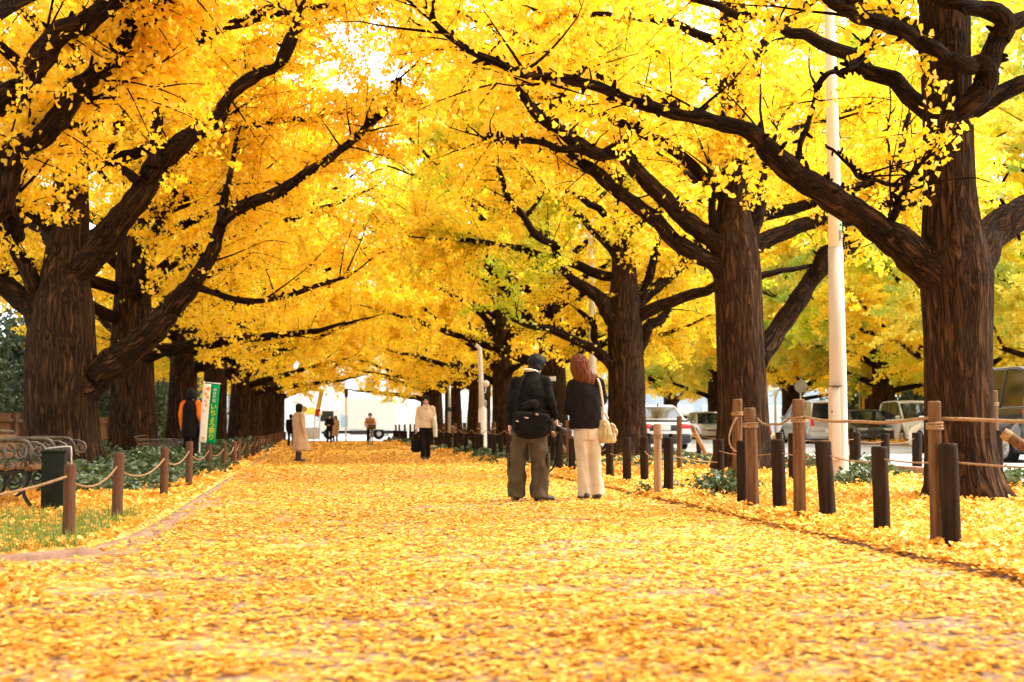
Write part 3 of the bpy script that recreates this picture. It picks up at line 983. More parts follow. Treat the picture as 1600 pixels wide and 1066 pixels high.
# left bed: begins at a rounded corner
sheet('left_bed', -14, -1.66, 9.05, 84.5, 0.0, M['earth'], 80, 260, lambda X, Y: np.where(in_left_bed(X + .0, Y - .05) | (X < -14), 0.035 + bumps(X, Y), -.06))
sheet('left_forecourt', -14, -1.62, -8, 11.2, 0.0, M['path'], 20, 30, lambda X, Y: .004 + 0.25 * bumps(X, Y))
sheet('right_bed', 4.02, 9.35, -8, 84.5, 0.0, M['earth'], 16, 150, lambda X, Y: 0.03 + bumps(X, Y) + .02 * np.clip(X - 4.02, 0, 2))
ROAD_Z = 0.16
sheet('street', 9.5, 22.0, -8, 130, 0.0, M['road'], 2, 4, lambda X, Y: 0 * X + ROAD_Z)
sheet('far_pavement', 22.15, 60, -8, 130, 0.0, M['earth'], 8, 20, lambda X, Y: 0 * X + ROAD_Z + .1)
sheet('cross_street', -60, 9.5, 84.8, 130, 0.0, M['road'], 2, 2, lambda X, Y: 0 * X - .004)
def sweep(name, line, prof):
    tg = np.gradient(line, axis=0)
    tg /= np.linalg.norm(tg, axis=1)[:, None]
    nr = np.stack([-tg[:, 1], tg[:, 0], 0 * tg[:, 0]], 1)
    m = len(prof)
    V = np.vstack([[k + n_ * a + np.array([0, 0, b]) for a, b in prof] for k, n_ in zip(line, nr)])
    q = [[i * m + j, i * m + j + 1, (i + 1) * m + j + 1, (i + 1) * m + j] for i in range(len(line) - 1) for j in range(m - 1)]
    return tag(link(name, np_mesh(name, V, np.array(q), M['kerb'])), kind='structure')


for nm, xc, y0, y1, z in (('street_kerb', 9.425, -8, 84.5, .25), ('far_kerb', 22.075, -8, 130, .28)):
    yy = np.linspace(y0, y1, 60)
    sweep(nm, np.stack([xc + bend(yy), yy, 0 * yy], 1), [(-.075, -.02), (-.075, z - .015), (-.06, z), (.06, z), (.075, z - .015), (.075, -.02)])
yy = np.linspace(-8, 84.5, 90)
sweep('path_kerb', np.stack([3.96 + bend(yy), yy, 0 * yy], 1), [(-.065, -.05), (-.065, .016), (-.05, .03), (.05, .03), (.065, .016), (.065, -.05)])
# the left kerb: straight stretch, rounded corner, then away to the left
kp = [(-1.67, 84.4)] + [(-1.67, y) for y in np.linspace(60, 18, 14)] + [(-1.6, 14.5), (-1.56, 12.2), (-1.6, 10.7), (-1.76, 10.0), (-2.05, 9.6), (-2.5, 9.33), (-3.1, 9.17), (-4.2, 9.05), (-6, 9.0), (-9, 9.0), (-14, 9.0)]
kp = catmull(np.array([(x, y, 0.0) for x, y in kp]), 420)
kp[:, 0] += bend(kp[:, 1])
sweep('left_kerb', kp, [(-.065, -.05), (-.065, .035), (-.05, .05), (.05, .05), (.065, .035), (.065, -.05)])


# fallen leaves
def scatter(n, x0, x1, y0, y1, rs, ypow=1.0):
    x = rs.uniform(x0, x1, n)
    y = y0 + (y1 - y0) * rs.rand(n) ** ypow
    return x, y


rs = np.random.RandomState(5)
LC, LS = [], []


def patchy(x, y):
    return (.8 * np.sin(x * 2.3 + 2.1 * np.sin(y * .93)) + .7 * np.sin(y * 2.3 + 1.7 * np.sin(x * 1.8)) + np.sin(x * 6.1 + 2 * np.sin(y * 5.7)) + .8 * np.sin(y * 7.7 + x * 3.1)) / 3.3


for (x0, x1, y0, y1, dens, h, sz, bare) in (
        (-3.2, 4.6, 3.6, 8, 1000, .008, .045, 1.0), (-1.6, 4.05, 8, 14, 720, .008, .049, .95), (-1.6, 4.05, 14, 24, 420, .008, .058, .9), (-1.6, 3.95, 24, 44, 150, .01, .085, .4), (-1.6, 3.95, 44, 84, 40, .01, .15, .4),
        (-9, -1.6, 4.0, 9.2, 480, .012, .054, .6),
        (4.0, 9.3, 6, 13, 850, .06, .058, .1), (4.0, 9.3, 13, 22, 600, .07, .064, .1), (3.85, 4.12, 6, 24, 1500, .03, .058, .35), (-1.80, -1.5, 9.5, 30, 90, .02, .056, .5), (4.0, 9.3, 22, 45, 150, .08, .10, .15), (4.0, 9.3, 45, 84, 50, .08, .15, .2),
        (-7, -1.7, 9.2, 15, 360, .035, .056, .75), (-7, -1.75, 15, 22, 330, .06, .075, .3), (-6.5, -1.75, 22, 45, 70, .06, .10, .2), (-6.5, -1.75, 45, 84, 30, .06, .14, .2),
        (22.4, 36, 36, 95, 6, .06, .2, .2)):
    n = int((x1 - x0) * (y1 - y0) * dens)
    x, y = scatter(n, x0, x1, y0, y1, rs)
    keep = (patchy(x, y) + rs.normal(size=n) * .35) > -1.15 + bare * .8
    if x1 <= -1.7 and y0 > 9:
        keep &= in_left_bed(x, y) | (rs.rand(n) < .02)
    if x0 < -1.4:
        near_k = kp[kp[:, 1] < 26]
        dk = np.full(n, 9.0)
        sel = np.where((y < 26) & (x > -7) & (x < -1.3))[0]
        for s0_ in range(0, len(sel), 4000):
            ii = sel[s0_:s0_ + 4000]
            dk[ii] = np.min(np.hypot(x[ii, None] - near_k[None, :, 0], y[ii, None] - near_k[None, :, 1]), axis=1)
        keep &= (dk > .13) | (rs.rand(n) < .10)
    x, y = x[keep], y[keep]
    zb = np.where((x > 4.02) & (x < 9.4), .03 + bumps(x, y) + .02 * np.clip(x - 4.02, 0, 2), np.where((x < -1.72) & (y > 9.4), .035 + bumps(x, y), .01 + .25 * bumps(x, y)))
    zb = np.where((np.abs(x + 1.65) < .2) & (y > 9.6), .055, zb)
    zb = np.where((np.abs(x - 3.96) < .1), .036, zb)
    zb = np.where(x > 20, ROAD_Z + .1, zb)
    z = zb + rs.rand(len(x)) ** 2 * h + .004
    LC.append(np.stack([x, y, z], 1))
    LS.append(rs.uniform(.7, 1.2, len(x)) * sz)
LC = np.vstack(LC)
LS = np.concatenate(LS)
LC[:, 0] += bend(LC[:, 1])
flat = (LC[:, 0] - bend(LC[:, 1]) > -1.6) & (LC[:, 0] - bend(LC[:, 1]) < 3.9)
v1, f1_ = leaves_arrays(LC[flat], LS[flat], rs, up=5.5, fold=.13, kind='fan')
v2, f2_ = leaves_arrays(LC[~flat], LS[~flat], rs, up=2.4, fold=.25, kind='fan')
v, f = np.vstack([v1, v2]), np.vstack([f1_, f2_ + len(v1)])
tag(link('fallen_leaves', np_mesh('fallen_leaves', v, f, M['litter'])), 'thick carpet of fallen yellow ginkgo leaves over the path and beds', 'leaves', kind='stuff')
print('litter', len(LC))

# grass in the front corner of the left bed
x, y = scatter(26000, -6.5, -1.85, 9.6, 14.2, rs)
k = in_left_bed(x, y) & (patchy(x * 1.3 + 4, y * 1.5) + rs.normal(size=len(x)) * .3 > .0 - .5 * (y < 12.5))
x, y = x[k], y[k]
C = np.stack([x, y, .035 + bumps(x, y)], 1)
n = len(C)
nrm = rs.normal(size=(n, 3)) * .35
nrm[:, 2] = 1
nrm /= np.linalg.norm(nrm, axis=1)[:, None]
sd = rs.normal(size=(n, 3))
sd[:, 2] = 0
sd /= np.linalg.norm(sd, axis=1)[:, None]
h = rs.uniform(.05, .13, n)[:, None]
V = np.stack([C - sd * .005, C + sd * .005, C + nrm * h + sd * .0], 1).reshape(-1, 3)
tag(link('grass', np_mesh('grass', V, np.arange(n * 3).reshape(-1, 3), M['grass'])), 'short green grass poking through leaves at the corner of the left bed', 'grass', kind='stuff')


# ivy and low shrubs
def ivy(name, spots, label, seed, ls=.11):
    rs = np.random.RandomState(seed)
    Cs, Ss = [], []
    for (cx, cy, rx, ry, h, n) in spots:
        a = rs.uniform(0, 6.28, n)
        r = np.sqrt(rs.rand(n))
        x, y = cx + rx * r * np.cos(a), cy + ry * r * np.sin(a)
        hh = h * np.sqrt(np.clip(1 - r ** 3, 0, 1)) * (0.72 + .28 * np.sin(x * 3.1 + 1.7 * np.sin(y * 2.1)))
        z = .04 + hh * rs.rand(n) ** .45
        Cs.append(np.stack([x + bend(y), y, z], 1))
        Ss.append(rs.uniform(.7, 1.25, n) * ls * (1 if cy < 35 else 1.5))
    C, S_ = np.vstack(Cs), np.concatenate(Ss)
    v, f = leaves_arrays(C, S_, rs, up=1.0, fold=.15, kind='oval')
    return tag(link(name, np_mesh(name, v, f, M['ivy'])), label, 'ground cover', kind='stuff')


sp = []
r2 = random.Random(4)
for i in range(46):
    y = 19.5 + 2.2 * i * .45 + r2.uniform(-.5, .5)
    for x in (-2.95, -3.9, -5.0, -6.2, -7.4):
        if y < 23 and x > -3.3:
            continue
        sp.append((x + r2.uniform(-.3, .3), y + r2.uniform(-.4, .4), .85, .8, .36 + r2.uniform(-.08, .12), 330 if y < 30 else 130))
sp += [(-3.0, 18.6, .9, .7, .34, 500), (-4.2, 18.3, .9, .8, .4, 500), (-5.4, 18.4, .9, .8, .4, 400), (-2.75, 21.5, .6, 1.2, .3, 450), (-2.6, 24.5, .4, 1.4, .28, 350)]
ivy('ground_ivy', sp, 'low dark green ivy filling the left bed behind the wooden posts', 7)
sp = []
for i in range(30):
    y = 27 + i * 1.9
    for x in (4.75, 6.0, 7.6, 8.6):
        sp.append((x + r2.uniform(-.3, .3), y + r2.uniform(-.5, .5), .6, .9, .22 + r2.uniform(-.05, .12), 160))
sp += [(8.8, 24.0, .9, .8, .45, 420), (8.6, 21.3, .8, .6, .35, 260), (10.0 - .9, 22.6, .6, .7, .42, 320), (7.9, 20.0, .35, .4, .3, 200), (8.7, 17.0, .6, .8, .32, 350), (8.9, 18.6, .6, .8, .35, 350)]
ivy('bed_ivy', sp, 'patches of low green ground cover along the right bed and street edge', 8)
SG = 'small leafy shrubs in the right bed'


def shrub(x, y, r, h, n, seed, label):
    rs = np.random.RandomState(seed)
    T = empty('small_shrub', (x, y, .03), 0, label, 'shrub', SG)
    ts = TubeSet()
    C = []
    for k in range(14):
        a, rr = rs.uniform(0, 6.28), r * rs.uniform(.35, 1)
        e = np.array([rr * math.cos(a), rr * math.sin(a), h * rs.uniform(.45, 1) * (1 - .3 * rr / r)])
        ts.add([(0, 0, -.02), e * [.45, .45, .6], e], [.008, .006, .003], seg=5)
        C.append(e + rs.normal(size=(n // 14, 3)) * [.07, .07, .05])
    C = np.vstack(C)
    C[:, 2] = np.maximum(C[:, 2], .01)
    v, f = leaves_arrays(C, rs.uniform(.7, 1.2, len(C)) * .085, rs, up=.8, kind='oval')
    link('stems', ts.mesh('stems', M['bark']), T)
    link('foliage', np_mesh('foliage', v, f, M['ivy']), T)


for i, (px, py, r, h, n, lb) in enumerate(((1130, 784, .42, .30, 420, 'dark leafy shrub at the foot of the looped rope posts'), (1062, 772, .16, .10, 60, 'tiny green sprig beside the pale post'), (1012, 776, .14, .09, 50, 'tiny green sprig between two dark posts near the woman'),
                                           (1330, 770, .4, .26, 300, 'low green shrub at the foot of the lamp pole'), (1590, 765, .4, .3, 300, 'green shrub right of the nearest ginkgo roots'))):
    x, y = G(px, py)
    shrub(x, y, r, h, n, 30 + i, lb)
# ------------------------------------------------------------------ posts and ropes


def wood(name, c1, c2, sc=22.0, rough=.75):
    return mottled(name, c1, c2, sc, rough, stretch=(1, 1, .08), bstr=.6, bdist=.012)


M['post_dark'] = wood('tarred_post', (0.010, 0.006, 0.004), (0.034, 0.020, 0.012))
M['post_dark_top'] = mottled('tarred_post_end', (0.02, 0.014, 0.011), (0.05, 0.035, 0.025), 30, .8)
M['post_tan'] = wood('weathered_log', (0.055, 0.027, 0.012), (0.17, 0.09, 0.042))
M['post_pale'] = wood('pale_log', (0.20, 0.12, 0.07), (0.38, 0.25, 0.15))
M['post_red'] = wood('brown_concrete_log', (0.065, 0.032, 0.018), (0.12, 0.062, 0.036), 14)
M['rope'] = mottled('jute_rope', (0.18, 0.105, 0.05), (0.36, 0.23, 0.125), 40, .9, stretch=(1, 1, 1), bstr=.8)
M['wire'] = mottled('thin_line', (0.12, 0.08, 0.05), (0.28, 0.2, 0.13), 20, .7)
M['iron'] = mottled('dark_cast_iron', (0.012, 0.012, 0.011), (0.03, 0.028, 0.025), 20, .45, .6)
M['silver'] = mottled('worn_light_metal', (0.025, 0.021, 0.016), (0.13, 0.112, 0.085), 9, .42, .35)
M['bin_green'] = mottled('dark_green_paint', (0.004, 0.006, 0.003), (0.008, 0.012, 0.006), 8, .6)
M['white_paint'] = mottled('white_paint', (0.66, 0.64, 0.58), (0.78, 0.76, 0.70), 5, .45)
M['cream_pole'] = mottled('cream_coated_steel', (0.58, 0.55, 0.47), (0.68, 0.65, 0.56), 3, .5, stretch=(1, 1, .2))
M['tan_pole'] = mottled('pinkish_wrapped_steel', (0.40, 0.335, 0.27), (0.48, 0.41, 0.34), 4, .55, stretch=(1, 1, .15))
M['plate'] = mottled('white_plate', (0.62, 0.6, 0.52), (0.75, 0.72, 0.64), 10, .5)
M['green_mark'] = mottled('green_mark', (0.02, 0.2, 0.05), (0.03, 0.26, 0.07), 10, .5)
M['ink'] = mottled('dark_ink', (0.02, 0.02, 0.02), (0.05, 0.045, 0.04), 10, .6)
M['grey_metal'] = mottled('galvanised', (0.34, 0.33, 0.30), (0.46, 0.45, 0.42), 6, .5, .3)


def ground_z(x, y):
    x, y = np.array([float(x)]), np.array([float(y)])
    if x[0] > 4.02:
        return float((.03 + bumps(x, y) + .02 * (x - 4.02))[0])
    if x[0] < -1.7:
        return float((.035 + bumps(x, y))[0])
    return .01


def post(x, y, h, r, mat, label, group, name='wooden_post', lean=(0, 0), band=None, top=None, seed=0, sub=True):
    """log bollard: body with a bevelled, slightly domed top, end grain, rope band"""
    o = empty(name, (x, y, ground_z(x, y)), 0, label, 'post', group)
    mb = MB()
    n = 7
    rs = np.random.RandomState(seed)
    pts = [(lean[0] * t * h + .0015 * rs.normal(), lean[1] * t * h + .0015 * rs.normal(), -.15 + (h + .15 - .02) * t) for t in np.linspace(0, 1, n)]
    rr = [r * (1 + .009 * rs.normal()) for _ in range(n)]
    ex, ey = pts[-1][0], pts[-1][1]
    pts += [(ex, ey, h - .008), (ex, ey, h)]
    rr += [r * .975, r * .90]
    mb.tube(pts, rr, 18)
    mb.build('log', mat, o)
    if sub:
        MB().cyl((ex, ey, h - .004), (ex, ey, h + .003), r * .88, r * .86, 18).build('end_grain', top or mat, o)
    if band:
        bz, bm = band
        t = (bz + .15) / (h + .13)
        b = MB()
        for k in range(3):
            c = Vector((lean[0] * t * h, lean[1] * t * h, bz + k * .018))
            b.tube([c + Vector((math.cos(a) * (r + .007), math.sin(a) * (r + .007), .004 * math.sin(a + k))) for a in np.linspace(0, 2 * PI, 17)], .010, 6)
        b.build('rope_binding', bm, o)
    return o


GP_D, GP_T, GP_L = 'short dark posts along the right edge of the path', 'tall brown log posts of the right edge', 'brown posts along the left bed'
# surveyed near posts: base px, base py, top py, width px, material, label
near = [
    (1464, 863, 633, 20, 'post_tan', 'tallest looking brown log post in front of the nearest ginkgo, bound near its top', GP_T, (0.0, 0), True),
    (1488, 865, 699, 28, 'post_dark', 'short dark post touching the tall front log post, nearest of all', GP_D, (-.02, 0), False),
    (1380, 840, 699, 25, 'post_dark', 'short dark post with a chipped foot, between the front pair and the lamp pole', GP_D, (-.03, 0), False),
    (1296, 819, 694, 25, 'post_dark', 'short dark post leaning in front of the lamp pole', GP_D, (-.07, 0), False),
    (1250, 819, 630, 19, 'post_tan', 'tall log post with a light cap left of the lamp pole', GP_T, (0.0, 0), True),
    (1219, 808, 693, 21, 'post_dark', 'short dark post just left of the light capped log post', GP_D, (-.02, 0), False),
    (1178, 804, 643, 19, 'post_tan', 'tall log post in front of the thick ginkgo where the upper rope ends', GP_T, (-.03, 0), True),
    (1161, 798, 690, 18, 'post_dark', 'short dark post hidden by the log post in front of the thick ginkgo', GP_D, (-.0, 0), False),
    (1045, 777, 686, 15, 'post_dark', 'short dark post right of the pale grey log post', GP_D, (0.0, 0), False),
    (1028, 779, 662, 12, 'post_pale', 'pale weathered log post in front of the white sedan', GP_T, (0, 0), True),
    (1007, 762, 687, 13, 'post_dark', 'short dark post left of the pale weathered log post', GP_D, (0.0, 0), False),
    (980, 762, 688, 13, 'post_dark', 'short dark post in front of the ginkgo beside the red haired woman', GP_D, (-.01, 0), False),
    (953, 753, 694, 12, 'post_dark', 'short dark post just right of the cream trousers', GP_D, (0, 0), False),
    (1151, 762, 631, 15, 'post_tan', 'log post carrying a hanging rope loop beside the thick ginkgo', GP_T, (.02, 0), True),
    (1123, 761, 693, 17, 'post_dark', 'short dark post left of the looped log post', GP_D, (0, 0), False),
    (1238, 765, 686, 11, 'post_dark', 'short dark post standing back behind the light capped log post', GP_D, (0, 0), False),
    (1337, 751, 686, 17, 'post_dark', 'short dark post right behind the lamp pole, by the street', GP_D, (0, 0), False),
    (1433, 745, 688, 15, 'post_dark', 'short dark post by the street, left of the nearest ginkgo', GP_D, (.02, 0), False),
    (1384, 748, 686, 13, 'post_dark', 'short dark post by the street behind the chipped post', GP_D, (0, 0), False),
    (1563, 752, 688, 10, 'post_dark', 'short dark post right of the nearest ginkgo trunk', GP_D, (0, 0), False),
    (1555, 748, 626, 13, 'post_tan', 'log post half hidden by the nearest ginkgo trunk, on its right', GP_T, (0, 0), True),
    (1062, 748, 658, 8, 'post_tan', 'thin log post in front of the red tail lamp', GP_T, (0, 0), False),
    (893, 738, 683, 10, 'post_dark', 'short dark post seen between the man and the red haired woman', GP_D, (0, 0), False),
    (873, 740, 683, 9, 'post_dark', 'short dark post just right of the hanging camera strap', GP_D, (0, 0), False),
]
NP = {}
for i, (px, py, ty, wp, mk, lb, gr, lean, bandd) in enumerate(near):
    x, y = G(px, py)
    k = F_PX / (y * c_f[1] + x * c_f[0])
    h = (py - ty) / k * 1.0
    NP[i] = post(x, y, h - .02, wp / 2 / k * 1.02, M[mk], lb, gr, 'log_post' if gr == GP_T else 'wooden_post', lean, (h * .80 if h > .9 else h * .8, M['rope']) if bandd else None, M['post_dark_top'] if mk == 'post_dark' else M['post_pale'], i)
    NP[i]['h'] = h
# far ones, copies
d0 = post(4.4, 23.6, .66, .062, M['post_dark'], 'short dark post in the long line past the couple, like its neighbours', GP_D, 'wooden_post', (0, 0), None, M['post_dark_top'], 50, False)
t0 = post(4.55, 25.4, 1.0, .06, M['post_tan'], 'tall log post in the line past the couple, like others farther on', GP_T, 'log_post', (0, 0), (.8, M['rope']), None, 51, False)
y = 24.8
i = 0
while y < 83:
    o = copy_tree(d0)
    o.location = (4.4 + rnd.uniform(-.06, .06) + float(bend(y)), y, .03)
    o.rotation_euler = (rnd.uniform(-.02, .02), rnd.uniform(-.03, .03), rnd.uniform(0, 6))
    if i % 3 == 1:
        o = copy_tree(t0)
        o.location = (4.62 + rnd.uniform(-.05, .05) + float(bend(y)), y + .5, .03)
        o.rotation_euler = (rnd.uniform(-.02, .02), rnd.uniform(-.05, .05), rnd.uniform(0, 6))
    y += 1.25 + rnd.uniform(-.1, .1)
    i += 1
# street side dark posts
s0 = None
GSP = 'short dark posts along the street edge'
for i, y in enumerate(list(np.arange(27, 83, 2.6))):
    if s0 is None:
        s0 = o = post(8.9, y, .66, .062, M['post_dark'], 'short dark post along the street kerb, behind the tree row', GSP, 'wooden_post', (0, 0), None, None, 52, False)
    else:
        o = copy_tree(s0)
        o.location = (8.9 + rnd.uniform(-.05, .05) + float(bend(y)), y, .06)
# left posts
left = [(107, 849, 727, 19, 'nearest brown post of the left bed, a thick rope knotted through it'), (182, 820, 711, 17, 'second brown post of the left bed, right of the massive ginkgo trunk'), (256, 787, 703, 13, 'third brown post of the left bed, by the ivy edge'), (295, 766, 693, 11, 'brown post in front of the orange sleeved person'),
        (326, 745, 696, 10, 'brown post under the green banner'), (350, 742, 692, 8, 'brown post just right of the green banner')]
LP = []
for i, (px, py, ty, wp, lb) in enumerate(left):
    x, y = G(px, py)
    k = F_PX / (y * c_f[1] + x * c_f[0])
    o = post(x, y, (py - ty) / k - .03, wp / 2 / k, M['post_red'], lb, GP_L, 'wooden_post', (.02 if i == 1 else 0, 0), None, M['post_red'], 60 + i)
    LP.append((x, y, (py - ty) / k))
y = 29.4
l0 = None
while y < 83:
    if l0 is None:
        l0 = o = post(-2.2, y, .56, .062, M['post_red'], 'brown post in the long line of the left bed, beyond the banner', GP_L, 'wooden_post', (0, 0), None, None, 71, False)
    else:
        o = copy_tree(l0)
        o.location = (-2.0 + rnd.uniform(-.05, .05) + float(bend(y)), y, .04)
        o.rotation_euler = (rnd.uniform(-.02, .02), rnd.uniform(-.02, .02), rnd.uniform(0, 6))
    LP.append((o.location.x, y, .58))
    y += 2.9 + rnd.uniform(-.2, .2)


def rope(a, b, sag, r, mat, label, group, name='rope', n=18, wob=0.0):
    a, b = Vector(a), Vector(b)
    mid = (a + b) / 2
    pts = []
    for t in np.linspace(0, 1, n):
        p = a.lerp(b, t) - Vector((0, 0, sag * 4 * t * (1 - t))) + Vector((wob * math.sin(t * 19), 0, wob * math.sin(t * 13 + 1)))
        pts.append(p - mid)
    o = MB().tube(pts, r * .8, 8).build(name, mat)
    o.location = mid
    return tag(o, label, name, group)


GR = 'ropes slung between the left posts'
A = P(-120, 800, 9.3)
x, y, h = LP[0]
rope((-3.2, 9.6, .44), (x, y - .02, h * .86), .10, .014, M['rope'], 'thick rope sagging from the left frame edge up to the nearest brown post', GR)
NM = ['thick rope between the first and second brown posts of the left bed', 'rope between the second and third brown posts of the left bed', 'rope between the third brown post and the one before the orange sleeved person',
      'rope running from the orange sleeved person to the banner', 'rope between the two brown posts under the banner']
for i in range(len(LP) - 1):
    a, b = LP[i], LP[i + 1]
    if a[1] > 50:
        break
    rope((a[0], a[1], a[2] * .80), (b[0], b[1], b[2] * .84), .11 + .02 * (i % 2), .012, M['rope'], NM[i] if i < 5 else 'far rope slung between the left posts beyond the banner', GR)
GR2 = 'ropes and lines strung along the right posts'


def ptop(i, f):
    o = NP[i]
    return Vector((o.location.x, o.location.y, o.location.z + o['h'] * f))


rope(ptop(0, .865) + Vector((-.05, 0, 0)), ptop(4, .835) + Vector((.05, 0, 0)), .035, .016, M['rope'], 'rope from the tall front log post across the lamp pole to the next log post', GR2, wob=.006)
rope(ptop(0, .86) + Vector((.05, 0, 0)), (6.3, 9.0, .98), .02, .017, M['rope'], 'rope from the tall front log post out past the nearest trunk to the right edge', GR2, wob=.006)
rope(ptop(4, .85) + Vector((-.05, 0, 0)), ptop(6, .87) + Vector((.05, 0, 0)), .07, .014, M['rope'], 'rope dipping between the light capped log post and the one before the thick ginkgo', GR2, wob=.008)
rope(ptop(1, .80), (6.6, 8.6, .57), .03, .010, M['rope'], 'thin rope at knee height from the nearest dark post to the right edge', GR2)
rope(ptop(1, .81), ptop(2, .84), .02, .008, M['rope'], 'thin line between the two nearest short dark posts', GR2)
rope(ptop(2, .82), ptop(3, .80), .03, .008, M['rope'], 'thin line between the chipped dark post and the leaning one', GR2)
rope(ptop(3, .79), ptop(5, .80), .02, .007, M['rope'], 'thin line from the leaning dark post leftwards behind the light capped log post', GR2)
rope(ptop(5, .80), ptop(14, .72), .05, .007, M['rope'], 'thin line between dark posts in front of the thick ginkgo', GR2)
rope(ptop(18, .8), ptop(16, .8), .05, .007, M['wire'], 'thin dark line along the street side dark posts', GR2)
rope(ptop(17, .85), ptop(18, .75), .06, .007, M['wire'], 'thin dark line left of the nearest trunk by the street', GR2)
rope(ptop(16, .8), ptop(15, .85), .03, .006, M['wire'], 'thin dark line passing behind the lamp pole', GR2)
rope(ptop(8, .68), ptop(14, .45), .02, .008, M['rope'], 'thin line right of the pale weathered log post', GR2)
rope(ptop(8, .70), ptop(10, .70), .10, .008, M['rope'], 'thin line drooping behind the pale weathered log post', GR2)
rope(ptop(11, .75), ptop(12, .72), .06, .008, M['rope'], 'short drooping line beside the cream trousers', GR2)
rope(ptop(22, .8), ptop(12, .9), .16, .012, M['rope'], 'rope drooping between the man and the red haired woman', GR2)
for i in range(14):
    yy = 28 + i * 3.75
    rope((4.62 + float(bend(yy)), yy, .8), (4.62 + float(bend(yy + 3.75)), yy + 3.75, .8), .12, .012, M['rope'], 'far rope slung along the tall log posts past the couple', GR2)
# hanging loop on the looped post
o = NP[13]
c = Vector((o.location.x, o.location.y, 0))
lp = [P(1151, 652, c.y - .1), P(1143, 668, c.y - .12), P(1139, 685, c.y - .15), P(1143, 700, c.y - .15), P(1153, 706, c.y - .15), P(1164, 700, c.y - .12), P(1166, 690, c.y - .1)]
rp = MB().tube([tuple(p - c) for p in lp], .013, 8, 30).build('rope', M['rope'])
rp.location = c
tag(rp, 'loose loop of rope hanging off a log post beside the thick ginkgo', 'rope', GR2)
# leaning timber props
GL = 'leaning timber props'


def prop(a, b, r, label):
    a, b = Vector(a), Vector(b)
    o = empty('timber_prop', b, 0, label, 'timber prop', GL)
    d = a - b
    MB().tube([d, d * .97, d * .5 + Vector((.01, .01, .01)), d * .03, Vector((0, 0, 0))], [r * .85, r, r * 1.08, r * 1.05, r], 14).build('log', M['post_pale' if r < .05 else 'post_tan'], o)
    MB().tube([d * 1.002, d * .93, d * .92], [r * 1.03, r * 1.14, r * 1.03], 14).build('rope_binding', M['rope'], o)


p1 = P(1567, 676, 16.5)
prop(p1, (p1.x + .95, 16.0, .05), .068, 'thick tan log leaning down to the right of the nearest ginkgo trunk')
p2 = P(1082, 668, 27)
prop(p2, (*G(1108, 722), 0), .045, 'pale pole leaning beside the red tail lamp of the white sedan')
p3 = P(862, 676, 27.5)
prop(p3, P(886, 712, 27), .05, 'pale timber leaning behind the hanging camera strap')
p4 = P(707, 668, 47)
prop(p4, P(716, 700, 46), .07, 'reddish timber leaning at the foot of the thin grey pole')

# ------------------------------------------------------------------ lamp poles
x, y = G(1312, 760)
lpo = empty('lamp_pole', (x, y, ground_z(x, y)), 0, 'tall tapered pole, pinkish below and white above, with a control box, in the right bed', 'lamp pole', None)
MB().tube([(0, 0, -.1), (0, 0, .05), (0, 0, 1.5), (-.01, 0, 3.56)], [.15, .135, .130, .112], 28).build('lower_shaft', M['tan_pole'], lpo)
MB().tube([(-.01, 0, 3.56), (-.03, 0, 5.5), (-.05, 0, 7.4)], [.107, .092, .078], 28).build('upper_shaft', M['cream_pole'], lpo)
b = MB().rbox((-.10, -.09, .87), (.15, .13, 1.10), .012)
bx_ = b.build('control_box', M['tan_pole'], lpo)
MB().rbox((-.10, -.158, .87), (.12, .008, 1.02), .003).build('door', M['tan_pole'], bx_)
MB().cyl((-.165, -.16, 1.05), (-.165, -.175, 1.05), .012).build('lock', M['iron'], bx_)
MB().box((-.10, -.155, 1.435), (.17, .15, .012)).build('box_lid', M['post_tan'], bx_)
lab = MB()
lab.tube([(.045 + .0, -.104, 3.86), (.046, -.1045, 3.875)], .012, 10)
mk = MB()
for i in range(16):
    a = 2 * PI * i / 16
gm = MB().sphere((.045, -.098, 3.90), .022, 12, 8, (1, .35, 1)).build('green_mark', M['green_mark'], lpo)
tx = MB()
for i, (u, v_, w_, h_) in enumerate([(0, 0, .05, .008), (0, -.03, .008, .045), (.02, -.03, .008, .045), (-.02, -.035, .008, .05), (0, -.06, .045, .008), (0, -.085, .035, .008), (.012, -.1, .008, .03), (-.012, -.1, .008, .03), (0, -.125, .05, .008), (-.018, -.15, .008, .035), (.015, -.15, .008, .035)]):
    tx.box((.03 + u, -.1045, 3.81 + v_), (w_, .006, h_), -.28)
tx.build('lettering', M['ink'], lpo)
hd = MB().tube([(-.05, 0, 7.4), (-.05, -.0, 7.6), (-.25, -.2, 7.75), (-.8, -.6, 7.8)], [.05, .045, .04, .035], 10, 14)
hd.build('arm', M['cream_pole'], lpo)
MB().rbox((-1.0, -.75, 7.78), (.55, .22, .10), .03, .64).build('lamp_head', M['grey_metal'], lpo)

x, y = G(754, 713)
o = empty('globe_lamp_post', (x, y, 0), 0, 'slender white lamp post with a small round globe at the right edge of the path', 'lamp post')
MB().tube([(0, 0, -.05), (0, 0, .06), (0, 0, .08), (0, 0, 1.45), (-.03, 0, 1.5)], [.17, .17, .14, .13, .09], 18).build('base', M['white_paint'], o)
MB().tube([(-.03, 0, 1.45), (-.05, 0, 2.4), (-.09, 0, 3.3), (-.22, 0, 3.42)], [.09, .075, .07, .06], 14).build('shaft', M['white_paint'], o)
MB().tube([(-.05, 0, 1.95), (.08, -.02, 1.95), (.10, -.02, 2.1)], [.02, .02, .02], 8).build('bracket', M['white_paint'], o)
MB().sphere((.10, -.02, 2.22), .11).build('globe', M['white_paint'], o)
MB().rbox((.06, 0, 1.62), (.12, .1, .2), .02).build('junction_box', M['grey_metal'], o)
x, y = G(702, 697)
o = empty('thin_pole', (x, y, 0), 0, 'thin grey pole with a dark clamp left of the globe lamp post', 'pole')
